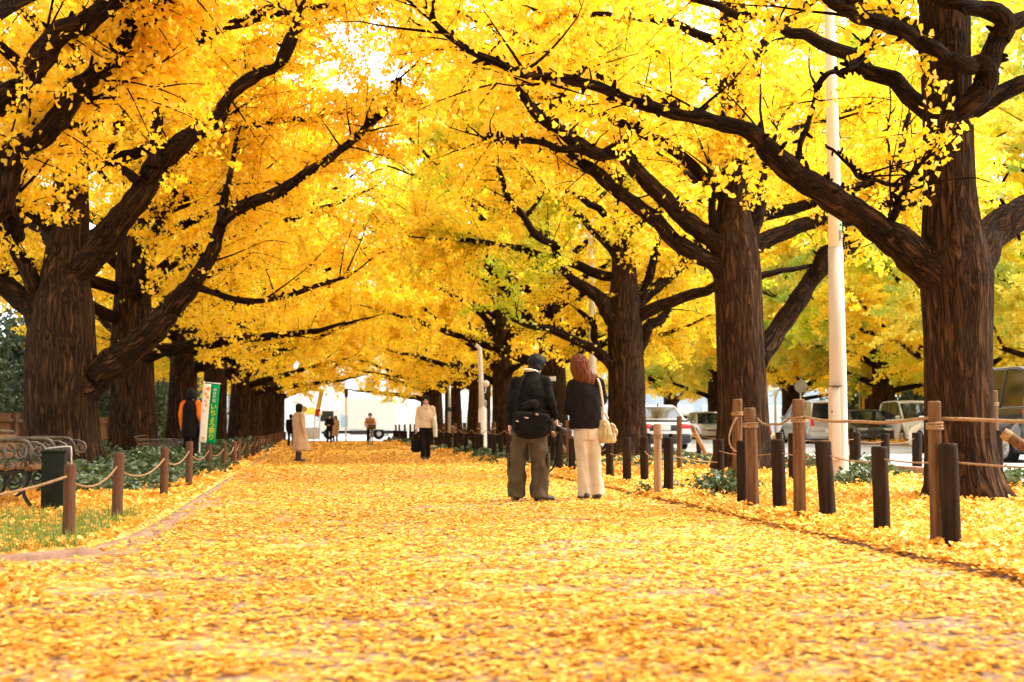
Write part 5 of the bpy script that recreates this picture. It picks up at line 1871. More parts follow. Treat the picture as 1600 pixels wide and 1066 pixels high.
B1 = (*G(826, 785), .015)
J1 = dict(pelvis=q1(827, 664), chest=q1(827, 614, .02), neck=q1(829, 586, .05), head=q1(836, 573, .15), face=(.40, .75, -.55),
          shL=q1(807, 600, .03), elL=q1(799, 634, -.02), wrL=q1(797, 663, .03), shR=q1(851, 599, .03), elR=q1(860, 628, -.02), wrR=q1(866, 655, .10),
          hdL=(.02, .05, -1), hdR=(.15, .35, -1), thL=(.5, 1, 0), thR=(-.6, 1, 0),
          hpL=q1(816, 672), knL=q1(809, 728, .03), anL=q1(806, 776, 0), toL=q1(800, 783, .17), hpR=q1(839, 672), knR=q1(842, 728, .02), anR=q1(844, 776, -.02), toR=q1(858, 783, .10))
man = figure('man', B1, J1, 1.0, 'two people standing together on the path', True, .008, curl=(.4, .75))
man['label'] = 'man seen from behind in a black padded jacket, olive trousers and slung camera bag'
mb = MB()
ell_tube(mb, [(*q1(828, 680), .205, .15), (*q1(828, 672), .21, .155), (*q1(827, 645), .205, .15), (*q1(827, 615, .01), .215, .155), (*q1(828, 600, .03), .185, .13), (*q1(829, 591, .05), .125, .10), (*q1(830, 583, .06), .075, .075)])
sleeves(mb, J1, .067, .97)
quilt = folds(.006, 48, 9, 1)
blob(mb, 'jacket', M['black_cloth'], man, .011, 2, lambda c: quilt(c) + .004 * np.abs(np.sin(c[:, 2] * 36 + 1.2 * np.sin(c[:, 0] * 5))))
mb = MB()
ell_tube(mb, [(*q1(827, 660), .175, .13), (*q1(827, 682), .185, .14), (*q1(827, 695), .175, .13)])
for sd, bx2 in (('L', 807.5), ('R', 843.5)):
    h = J1['hp' + sd]
    ell_tube(mb, [(h[0], h[1], h[2] + .04, .10, .12), (*q1(bx2 + (2 if sd == 'L' else -1), 705, .01), .108, .12), (*q1(bx2, 735, .02), .108, .115), (*q1(bx2 - .5, 760, .0), .108, .115), (*q1(bx2 - .5, 779, -.01), .112, .125)], 20)
blob(mb, 'trousers', M['olive'], man, .010, 2, folds(.016, 30, 10, 3))
for px_, off in ((793.5, .01), (858, -.01)):
    c = q1(px_, 722, .0)
    MB().rbox((c[0] + off, .02, c[2]), (.03, .15, .19), .012).build('cargo_pocket', M['olive'], man)
shoes(J1, man, M['leather_black'], 1.0)
hm = MB()
hc = Vector(J1['head'])
f1 = Vector(J1['face']).normalized()
mm = Matrix.Rotation(-.42, 3, 'Z') @ Matrix.Rotation(-.5, 3, 'X')
hm.sphere(hc + Vector((0, -.012, .035)), .118, 20, 14, (.86, 1.0, .95), mm)
hm.sphere(hc + Vector((-.01, -.05, -.02)), .095, 18, 12, (.88, .75, 1.0), mm)
hm.sphere(hc + Vector((.05, .05, .07)), .075, 14, 10, (1, 1, .7), mm)
blob(hm, 'hair', M['hair_black'], man, .008, 2, folds(.005, 70, 30, 2))
cm = MB()
cc = Vector(q1(829, 584, .055))
cm.tube([cc + Vector((math.cos(a) * .088, math.sin(a) * .085, .012 + .022 * math.sin(a + .5) * -1)) for a in np.linspace(0, 2 * PI, 25)], .009, 10)
cm.build('white_collar', M['white_paint'], man)
# his bag: thing of its own
bag = empty('camera_bag', (B1[0], B1[1], .0), 0, 'black camera bag with three small buckles slung across the man\'s lower back', 'bag')
bc = Vector(q1(834, 663, -.225))
tilt = Matrix.Rotation(.10, 3, 'Y')
bm_ = MB()
bm_.rbox(bc + Vector((0, 0, -.02)), (.42, .15, .24), .05, mat=tilt, seg=4)
bm_.sphere(bc + Vector((-.02, 0, -.09)), .12, 16, 10, (1.6, .75, .75))
bm_.rbox(bc + Vector((0.02, -.07, -.05)), (.30, .07, .15), .03, mat=tilt, seg=3)
bm_.rbox(bc + Vector((.21, 0, -.03)), (.07, .12, .16), .03, mat=tilt, seg=3)
blob(bm_, 'bag_body', M['black_cloth'], bag, .010, 3, folds(.010, 26, 11, 4))
fm = MB()
fm.rbox(bc + Vector((0.0, -.015, .085)), (.43, .165, .10), .04, mat=tilt, seg=3)
fm.rbox(bc + Vector((0.0, -.085, .03)), (.38, .03, .10), .012, mat=tilt, seg=3)
blob(fm, 'flap', M['black_cloth'], bag, .010, 2, folds(.008, 18, 13, 2))
for (px, py) in ((813, 659), (827, 654), (843, 649)):
    p = q1(px, py, -.325)
    MB().rbox(p, (.05 if px == 827 else .035, .015, .018), .006, mat=Matrix.Rotation(.25, 3, 'Y')).build('buckle', M['knob'], bag)
sm = MB()
sp_ = [q1(805, 655, -.20), q1(809, 630, -.19), q1(814, 605, -.175), q1(819, 590, -.11), q1(821, 583, -.01), q1(826, 590, .10), q1(848, 620, .19), q1(863, 650, .10), q1(860, 662, -.14)]
sv = catmull(np.array(sp_), 40)
for i in range(39):
    pass
sm.tube([tuple(p) for p in sv], .017, 8)
sm.build('strap', M['black_cloth'], bag)
p = q1(819.5, 581, -.115)
MB().rbox(q1(818.5, 583, -.125), (.02, .012, .075), .004, mat=Matrix.Rotation(.2, 3, 'Y')).build('yellow_tag', M['yellow_tag'], bag)
tp = MB().rbox(q1(831, 634, -.19), (.20, .10, .10), .03, mat=Matrix.Rotation(-.2, 3, 'Y'))
blob(tp, 'top_pouch', M['black_wool'], bag, .010, 2, folds(.01, 30, 17, 4))
# camera in his hand
cmr = empty('handheld_camera', (B1[0], B1[1], 0), 0, 'black camera with a lens hanging from the man\'s right hand, its strap dangling', 'camera')
p = Vector(q1(868, 668, .16))
MB().rbox(p, (.14, .085, .10), .02, rz=.5, seg=3).build('camera_body', M['leather_black'], cmr)
MB().tube([p + Vector((.0, .0, -.02)), p + Vector((.05, -.04, -.04)), p + Vector((.11, -.07, -.06)), p + Vector((.115, -.074, -.062))], [.042, .045, .045, .038], 18).build('lens', M['iron'], cmr)
MB().rbox(p + Vector((0, 0, .06)), (.06, .06, .035), .01, rz=.5).build('viewfinder', M['leather_black'], cmr)
MB().tube([p + Vector((-.07, 0, .03)), q1(858, 690, .14), q1(850, 715, .13), q1(846, 733, .12), q1(850, 740, .12), q1(862, 733, .13), q1(869, 712, .14), q1(870, 690, .15), p + Vector((.06, .02, .03))], .011, 8, 40).build('strap', M['black_cloth'], cmr)
# white paper / pocket edges by his hips
# ---- the red haired woman
k2 = 1 / 127.1


def q2(px, py, y=0.0):
    return ((px - 920) * k2, y, (782 - py) * k2)


B2 = (*G(920, 782), .015)
J2 = dict(pelvis=q2(918, 664), chest=q2(916, 617, .02), neck=q2(912, 592, .05), head=q2(908, 575, .10), face=(-.22, .85, -.45),
          shL=q2(896, 603, .03), elL=q2(888, 641, .02), wrL=q2(905, 650, .25), shR=q2(936, 601, .02), elR=q2(945, 628, .06), wrR=q2(928, 640, .28),
          thL=(.3, 0, 1), thR=(-.3, 0, 1), hpL=q2(908, 674), knL=q2(909, 725, .02), anL=q2(913, 772, -.02), toL=q2(911, 781, .13), hpR=q2(927, 674), knR=q2(930, 725, .03), anR=q2(934, 772, .0), toR=q2(935, 781, .15))
wom = figure('woman seen from behind with red brown hair, short black coat and flared cream trousers', B2, J2, 1.0, 'two people standing together on the path', True, .008, curl=(.6, .6), slim=.92)
mb = MB()
ell_tube(mb, [(*q2(914, 673), .205, .145), (*q2(914, 665), .208, .15), (*q2(915, 640), .20, .14), (*q2(916, 615, .02), .19, .135), (*q2(915, 602, .03), .165, .115), (*q2(913, 594, .05), .095, .085), (*q2(912, 589, .06), .07, .07)])
sleeves(mb, J2, .066, .98)
blob(mb, 'coat', M['black_wool'], wom, .011, 2, folds(.011, 20, 8, 5))
mb = MB()
ell_tube(mb, [(*q2(917, 660), .16, .12), (*q2(917, 680), .172, .13), (*q2(917, 690), .165, .125)])
for pts in ([(908, 680, .088, .115), (909, 700, .088, .11), (910, 722, .076, .09), (912, 745, .078, .088), (914, 765, .086, .095), (914.5, 777, .092, .105)], [(927, 680, .088, .115), (929, 700, .086, .108), (930, 722, .074, .09), (932, 745, .076, .088), (934, 765, .084, .095), (934.5, 775, .09, .105)]):
    ell_tube(mb, [(*q2(a, b, .01), c_, d_) for a, b, c_, d_ in pts], 20)
blob(mb, 'trousers', M['cream_cloth'], wom, .0095, 2, folds(.010, 14, 12, 7))
shoes(J2, wom, M['leather_black'], 1.0, .05)
hm = MB()
hc = Vector(J2['head'])
mm = Matrix.Rotation(.2, 3, 'Z') @ Matrix.Rotation(-.45, 3, 'X')
hm.sphere(hc + Vector((0, -.015, .035)), .122, 20, 14, (.9, 1.0, 1.0), mm)
ell_tube(hm, [(*q2(908, 566, .06), .112, .112), (*q2(908, 577, .04), .122, .11), (*q2(911, 588, .02), .132, .10), (*q2(915, 597, .0), .142, .08), (*q2(919, 604, -.02), .12, .05)], 24)
hm.sphere(q2(926, 592, .0), .06, 12, 10, (1.2, .8, .9))
blob(hm, 'hair', M['hair_red'], wom, .008, 2, lambda c: .0045 * np.sin(np.arctan2(c[:, 0] + .09, c[:, 1] - .05) * 17 + 3 * np.sin(c[:, 2] * 9)) + .004 * np.sin(c[:, 0] * 90 + 3 * np.sin(c[:, 2] * 20)))
hb = empty('shoulder_bag', (B2[0], B2[1], 0), 0, 'olive beige leather shoulder bag hanging at the red haired woman\'s right hip', 'bag')
vs, fs = [], []
bb = [(934, 657, 950, 657), (932.5, 668, 957, 666), (931.5, 680, 962, 679), (933, 690, 963, 688), (935, 693, 961, 692)]
secs = []
for (xa, ya, xb, yb) in bb:
    a, b = q2(xa, ya), q2(xb, yb)
    secs.append(((a[0] + b[0]) / 2, -.06, (a[2] + b[2]) / 2, (b[0] - a[0]) / 2, .075))
mb = MB()
ell_tube(mb, [(s_[0], s_[1], s_[2], s_[3], .05 + .022 * i if i < 3 else .085) for i, s_ in enumerate(secs)], 24)
blob(mb, 'bag_body', M['leather_beige'], hb, .009, 2, folds(.009, 14, 30, 4))
MB().tube([q2(941, 661, -.02), q2(938.5, 640, -.145), q2(936.5, 620, -.14), q2(935, 603, -.105), q2(934, 593, -.02), q2(935, 600, .09), q2(942, 630, .13), q2(952, 655, .0)], .014, 8, 40).build('strap', M['strap_beige'], hb)
for px in (940, 952):
    MB().sphere(q2(px, 664, -.14), .014).build('ring', M['knob'], hb)
for (x_, y_) in ((959, 668), (962, 674), (957, 672)):
    MB().tube([q2(x_ - 6, y_ - 6, -.10), q2(x_ - 1, y_, -.12), q2(x_ - 2, y_ + 9, -.13)], [.012, .016, .008], 8, 12).build('tassel', M['leather_beige'], hb)


for o_, a_ in ((man, -.24), (bag, -.24), (cmr, -.24), (wom, .10), (hb, .10)):
    o_.rotation_euler = (0, 0, a_)


# ---- others
def hair_cap(o, hd, face, mat, sc, long=0.0, voxel=.011, bob=0.0):
    hm = MB()
    c = Vector(hd)
    f = Vector(face).normalized()
    m = Matrix.Rotation(math.atan2(-f.x, f.y), 3, 'Z')
    hm.sphere(c - f * .022 + Vector((0, 0, .04)), .112, 18, 12, (.9, 1.0, .92), m)
    hm.sphere(c - f * .05 - Vector((0, 0, .03 + bob * .5)), .09 + bob * .25, 16, 12, (.98, .7, 1.0 + bob * 4), m)
    hm.sphere(c + f * .055 + Vector((0, 0, .092)), .045, 12, 8, (1.5, .8, .55), m)
    if bob:
        r = Vector((f.y, -f.x, 0))
        for e in (-1, 1):
            limb(hm, [(*(c + r * e * .085 - f * .01 + Vector((0, 0, .02))), .035), (*(c + r * e * .09 - f * .015 - Vector((0, 0, .06 + bob))), .032)], 8)
    return blob(hm, 'hair', mat, o, voxel, 2, folds(.004, 60, 30, 1), sc)


# woman in the long beige coat
B3 = (*G(466, 722), .012)
J3 = stand(1.68, (.80, .55, 0))
J3['kneesep'] = 0
for sd, sg in (('L', -1), ('R', 1)):
    J3['an' + sd] = (J3['an' + sd][0] * .6, J3['an' + sd][1] * .6, J3['an' + sd][2])
    J3['to' + sd] = (J3['an' + sd][0] + .14, J3['an' + sd][1] + .07, .03)
o = figure('woman with a dark bob in a long flaring beige coat and black boots', B3, J3, .875, None, True, .012)
mb = MB()
ell_tube(mb, [(.10, 0, .33, .27, .24), (.09, 0, .40, .265, .235), (.05, 0, .70, .215, .19), (.01, 0, 1.0, .185, .15), (0, 0, 1.25, .185, .14), (0, .0, 1.38, .155, .11), (.01, .0, 1.46, .08, .075)], 24)
sleeves(mb, J3, .062, 1.0)
blob(mb, 'coat', M['beige_coat'], o, .013, 2, lambda c: folds(.006, 9, 7, 2)(c) + .016 * np.clip(1.1 - c[:, 2], 0, 1) * np.sin(np.arctan2(c[:, 1], c[:, 0]) * 7), .875)
mb = MB()
legs(mb, J3, .07, .055, .048, 0, .06)
blob(mb, 'boots', M['leather_black'], o, .012, 2, None, .875)
shoes(J3, o, M['leather_black'], .875)
hair_cap(o, J3['head'], J3['face'], M['hair_black'], .875, bob=.05)
# walking woman with the black bag
B4 = (*G(665, 720), .012)
J4 = stand(1.70, (-.05, -1, 0), wrL=(.19, -.17, 1.08), elL=(.235, .03, 1.13), wrR=(-.245, -.03, .84), elR=(-.235, .02, 1.12))
J4.update(knR=(-.07, -.10, .49), anR=(-.06, -.14, .10), toR=(-.07, -.31, .05), knL=(.06, .02, .49), anL=(.055, .18, .13), toL=(.07, .06, .03))
o = figure('woman in a cream jacket and dark trousers walking toward the viewer', B4, J4, 1.0, None, True, .010)
w4 = o
mb = MB()
ell_tube(mb, [(0, .0, .86, .185, .14), (0, 0, .90, .19, .145), (0, .0, 1.05, .165, .125), (0, -.005, 1.26, .19, .135), (0, 0, 1.37, .17, .11), (0, 0, 1.44, .085, .08), (0, .0, 1.475, .07, .068)])
sleeves(mb, J4, .062, .98)
blob(mb, 'jacket', M['ivory'], o, .011, 2, folds(.006, 24, 8, 4))
mb = MB()
for k in range(4):
    mb.sphere((.012, -.142 + .012 * abs(k - 2), .94 + k * .115), .011, 10, 6)
mb.build('button', M['leather_black'], o)
mb = MB()
mb.tube([(-.07, -.085, 1.475), (-.05, -.125, 1.42), (0, -.14, 1.36)], [.02, .026, .012], 10, 10)
mb.tube([(.07, -.085, 1.475), (.05, -.125, 1.42), (0, -.14, 1.36)], [.02, .026, .012], 10, 10)
mb.build('collar', M['ivory'], o)
mb = MB()
ell_tube(mb, [(0, 0, .80, .16, .115), (0, 0, .90, .165, .12), (0, 0, .98, .15, .11)])
legs(mb, J4, .092, .078, .075, .012, .06)
blob(mb, 'trousers', M['black_wool'], o, .011, 2, folds(.006, 18, 9, 4))
shoes(J4, o, M['leather_black'], 1.0)
hair_cap(o, J4['head'], J4['face'], M['hair_black'], 1.0, bob=.0)
hb = empty('handbag', (B4[0] - .26, B4[1] - .03, .42), 0, 'black handbag carried low by the walking woman in the cream jacket', 'bag')
hq = MB().rbox((0, 0, -.02), (.24, .12, .34), .05, seg=3)
hq.sphere((0, 0, -.10), .13, 14, 10, (1.05, .6, .8))
blob(hq, 'bag_body', M['black_wool'], hb, .012, 3, folds(.010, 16, 13, 4))
MB().tube([(-.08, 0, .17), (-.06, 0, .33), (0, 0, .375), (.06, 0, .33), (.08, 0, .17)], .012, 8, 20).build('handle', M['leather_black'], hb)
# the coat over her arm
fc = MB()
ell_tube(fc, [(.255, -.06, .62, .055, .10), (.25, -.06, .75, .06, .105), (.235, -.08, .95, .065, .10), (.215, -.09, 1.10, .055, .085), (.20, -.09, 1.16, .03, .06)], 18)
co_ = blob(fc, 'folded_coat', mottled('pale_mint_cloth', (.55, .58, .46), (.64, .66, .54), 6, .85), None, .012, 2, folds(.008, 9, 30, 2))
co_.location = B4
tag(co_, 'pale folded coat hanging over the left arm of the walking woman', 'coat')
# person with orange sleeves
B7 = (G(297, 729)[0], G(297, 729)[1], .04)
J7 = stand(1.72, (.25, .95, 0), wrR=(.24, .12, .86))
o = figure('person in a black vest with bright orange sleeves standing in the ivy, seen from behind', B7, J7, 1.0, None, True, .011)
mb = MB()
ell_tube(mb, [(0, 0, .62, .20, .16), (0, 0, .75, .205, .165), (0, 0, 1.0, .19, .15), (0, 0, 1.26, .195, .15), (0, 0, 1.38, .165, .115), (0, .0, 1.47, .08, .078)])
blob(mb, 'vest', M['black_wool'], o, .012, 2, folds(.008, 16, 9, 6))
mb = MB()
for sd in 'LR':
    s, e, w_ = J7['sh' + sd], J7['el' + sd], J7['wr' + sd]
    limb(mb, [(*L3(J7['chest'], s, .9), .07), (*s, .078), (*L3(s, e, .5), .072), (*e, .066), (*L3(e, w_, .5), .056), (*L3(e, w_, .95), .045)])
blob(mb, 'orange_sleeves', M['orange_cloth'], o, .011, 2, folds(.006, 30, 9, 6))
mb = MB()
legs(mb, J7, .09, .072, .07, 0, .05)
blob(mb, 'trousers', M['black_wool'], o, .012, 2, folds(.005, 18, 9, 1))
shoes(J7, o, M['leather_black'], 1.0)
hair_cap(o, J7['head'], J7['face'], M['hair_black'], 1.0, bob=.02)
hb = empty('shoulder_bag', (B7[0] + .30, B7[1] - .02, .78), 0, 'black bag at the right side of the person with orange sleeves', 'bag')
MB().rbox((0, 0, 0), (.16, .26, .28), .05, seg=3).build('bag_body', M['leather_black'], hb)
MB().tube([(0, -.10, .12), (-.05, -.09, .40), (-.14, -.02, .66), (-.06, .09, .42), (0, .10, .12)], .012, 8, 24).build('strap', M['leather_black'], hb)


def simple_person(label, base, J, sc, top, bottom, hairmat, topname, sk=None, hem=.80, group=None, bob=.0, r=.064):
    o = figure(label, base, J, sc, group, True, .014)
    mb = MB()
    z1 = J['pelvis'][2] - .93 + hem
    cx, cy = J['chest'][0], J['chest'][1]
    px_, py_ = J['pelvis'][0], J['pelvis'][1]
    ell_tube(mb, [(px_, py_, z1, .20, .16), (px_, py_, z1 + .1, .195, .155), ((px_ + cx) / 2, (py_ + cy) / 2, J['pelvis'][2] + .14, .175, .14), (cx, cy, J['chest'][2], .19, .14), (cx, cy, J['neck'][2] - .08, .165, .11), (*J['neck'][:2], J['neck'][2] + .015, .075, .07)])
    sleeves(mb, J, r, .97)
    blob(mb, topname, top, o, .015, 2, folds(.007, 20, 9, 3), sc)
    mb = MB()
    ell_tube(mb, [(px_, py_, J['pelvis'][2] - .1, .155, .11), (px_, py_, J['pelvis'][2] + .05, .15, .11)])
    for sd in 'LR':
        h, k, a = J['hp' + sd], J['kn' + sd], J['an' + sd]
        limb(mb, [(*h, .088), (*k, .07), (*L3(k, a, .95), .06)])
    blob(mb, 'trousers', bottom, o, .014, 2, folds(.005, 18, 9, 3), sc)
    shoes(J, o, M['leather_black'], sc)
    hair_cap(o, J['head'], J['face'], hairmat, sc, bob=bob, voxel=.014)
    return o


GX = 'people far off at the end of the path'
g = G(514.5, 692.8)
Ja = stand(1.72, (.1, -1, 0), wrL=(.04, -.20, 1.08), elL=(.24, .0, 1.12), wrR=(-.10, -.20, 1.10), elR=(-.25, .0, 1.12))
simple_person('far man in a black suit beside a woman in a beige coat', (*g, .012), Ja, .90, M['black_wool'], M['black_wool'], M['hair_black'], 'suit_jacket', group=GX)
g = G(524, 691.8)
simple_person('far woman in a beige coat beside the man in the black suit', (g[0], g[1], .012), stand(1.62, (-.3, -1, 0)), .92, M['beige_coat'], M['black_wool'], M['hair_black'], 'coat', hem=.45, group=GX, bob=.06)
g = G(454, 699)
simple_person('dark clothed person half hidden behind the woman in the long beige coat', (g[0], g[1], .012), stand(1.68, (.3, .9, 0)), .85, M['black_cloth'], M['black_cloth'], M['hair_black'], 'jacket', group=GX)
# cyclist
g = G(578, 696.5)
CB = (g[0], g[1], .012)
bk = empty('bicycle', CB, R_(8), 'bicycle ridden toward the viewer by the far cyclist', 'bicycle')


def wheel(c, R, r, axis='x', seg=28):
    m = MB()
    m.tube([(c[0], c[1] + R * math.cos(a), c[2] + R * math.sin(a)) for a in np.linspace(0, 2 * PI, seg + 1)], r, 8)
    return m


for yy in (-.55, .52):
    t = wheel((0, yy, .33), .315, .02).build('tyre', M['iron'], bk)
    sp2 = MB()
    for a in np.linspace(0, PI, 8, endpoint=False):
        sp2.tube([(0, yy - .3 * math.cos(a), .33 - .3 * math.sin(a)), (0, yy + .3 * math.cos(a), .33 + .3 * math.sin(a))], .0025, 4)
    sp2.build('spokes', M['grey_metal'], t)
    MB().tube([(0, yy - .33 * math.cos(a), .33 + .345 * math.sin(a)) for a in np.linspace(.3, 2.6, 14)], .014, 6).build('mudguard', M['grey_metal'], bk)
fr = MB()
for a, b in (((0, -.42, .78), (0, .02, .30)), ((0, .02, .30), (0, .16, .78)), ((0, -.40, .70), (0, .13, .62)), ((0, .02, .30), (.04, .52, .33)), ((0, .14, .66), (.04, .52, .33)), ((.05, -.55, .33), (.04, -.43, .72)), ((-.05, -.55, .33), (-.04, -.43, .72)), ((0, -.42, .70), (0, -.40, 1.0)), ((0, .16, .75), (0, .18, .86))):
    fr.tube([a, b], .016, 8)
fr.build('frame', M['grey_metal'], bk)
MB().tube([(-.28, -.30, 1.02), (-.24, -.40, 1.03), (0, -.42, 1.0), (.24, -.40, 1.03), (.28, -.30, 1.02)], .013, 8, 20).build('handlebar', M['grey_metal'], bk)
MB().rbox((0, -.62, .88), (.34, .24, .22), .03).build('basket', M['post_tan'], bk)
MB().rbox((0, .20, .88), (.16, .26, .06), .025).build('saddle', M['leather_black'], bk)
MB().tube([(-.16, .0, .20), (-.05, .0, .20), (-.05, .02, .30), (.05, .02, .30), (.05, .04, .40), (.16, .04, .40)], .012, 6).build('pedals', M['iron'], bk)
Jc = stand(1.66, (0, -1, 0))
Jc.update(pelvis=(0, .16, .95), chest=(0, .04, 1.24), neck=(0, .0, 1.42), head=(0, -.04, 1.55), shL=(.17, .02, 1.36), shR=(-.17, .02, 1.36), elL=(.24, -.10, 1.16), elR=(-.24, -.10, 1.16), wrL=(.25, -.30, 1.05), wrR=(-.25, -.30, 1.05),
          hpL=(.08, .14, .90), hpR=(-.08, .14, .90), knL=(.12, -.20, .70), knR=(-.11, -.12, .58), anL=(.12, .03, .44), anR=(-.12, .02, .25), toL=(.12, -.12, .40), toR=(-.12, -.13, .20))
simple_person('far cyclist in an orange brown top riding toward the viewer', CB, Jc, .92, M['tan_sweater'], M['black_wool'], M['hair_black'], 'sweater', hem=.86, group=GX)
# ------------------------------------------------------------------ vehicles
def paint(name, c, rough=.25, metal=0.0, coat=.6):
    m, nt, out = new_mat(name)
    tc = nt.nodes.new('ShaderNodeTexCoord')
    f = noise(nt, tc.outputs['Object'], 3.0, 4.0)
    cc = ramp(nt, f, [(.3, tuple(x * .92 for x in c)), (.7, c)])
    b = pbsdf(nt, out, cc, rough, metal)
    b.inputs['Coat Weight'].default_value = coat
    b.inputs['Coat Roughness'].default_value = .08
    return m


M['car_white'] = paint('white_car_paint', (.72, .72, .70))
M['car_silver'] = paint('silver_car_paint', (.50, .49, .47), .3, .5)
M['car_black'] = paint('black_car_paint', (.022, .022, .023))
M['car_trim'] = mottled('black_trim', (.012, .012, .012), (.022, .022, .022), 12, .5)
M['car_glass'] = paint('tinted_car_glass', (.012, .015, .015), .08, 0, .35)
M['tail_red'] = paint('red_lamp_glass', (.75, .006, .012), .2)
M['head_clear'] = paint('clear_lamp_glass', (.55, .56, .56), .12, .4)
M['tyre'] = mottled('tyre_rubber', (.012, .012, .012), (.022, .021, .020), 20, .8)
M['alloy'] = paint('alloy_rim', (.5, .5, .5), .3, .8)
M['num_plate'] = mottled('number_plate_white', (.66, .67, .64), (.74, .75, .72), 8, .5)


def arc(cx, cz, r, a0, a1, n=10):
    return [(cx + r * math.cos(a0 + (a1 - a0) * i / n), cz + r * math.sin(a0 + (a1 - a0) * i / n)) for i in range(n + 1)]


def shell(poly, wfun, ny=9):
    """side outline (x,z) swept across the width with rounded shoulders: wfun(z) = half width at height z"""
    mb = MB()
    n = len(poly)
    prof = [(-1, .0), (-.985, .55), (-.9, .86), (-.7, .97), (0, 1.0), (.7, .97), (.9, .86), (.985, .55), (1, 0)]
    zc = sum(p[1] for p in poly) / n
    xc = sum(p[0] for p in poly) / n
    vs = []
    for (t, k) in prof:
        s = .93 + .07 * k
        for (x, z) in poly:
            vs.append((xc + (x - xc) * (.965 + .035 * k), t * wfun(z), zc + (z - zc) * s if z > zc else z))
    m = len(prof)
    fs = [list(range(n)), list(range((m - 1) * n, m * n))[::-1]]
    for i in range(m - 1):
        for k in range(n):
            k2 = (k + 1) % n
            fs.append((i * n + k, (i + 1) * n + k, (i + 1) * n + k2, i * n + k2))
    return mb.raw(vs, fs, True)


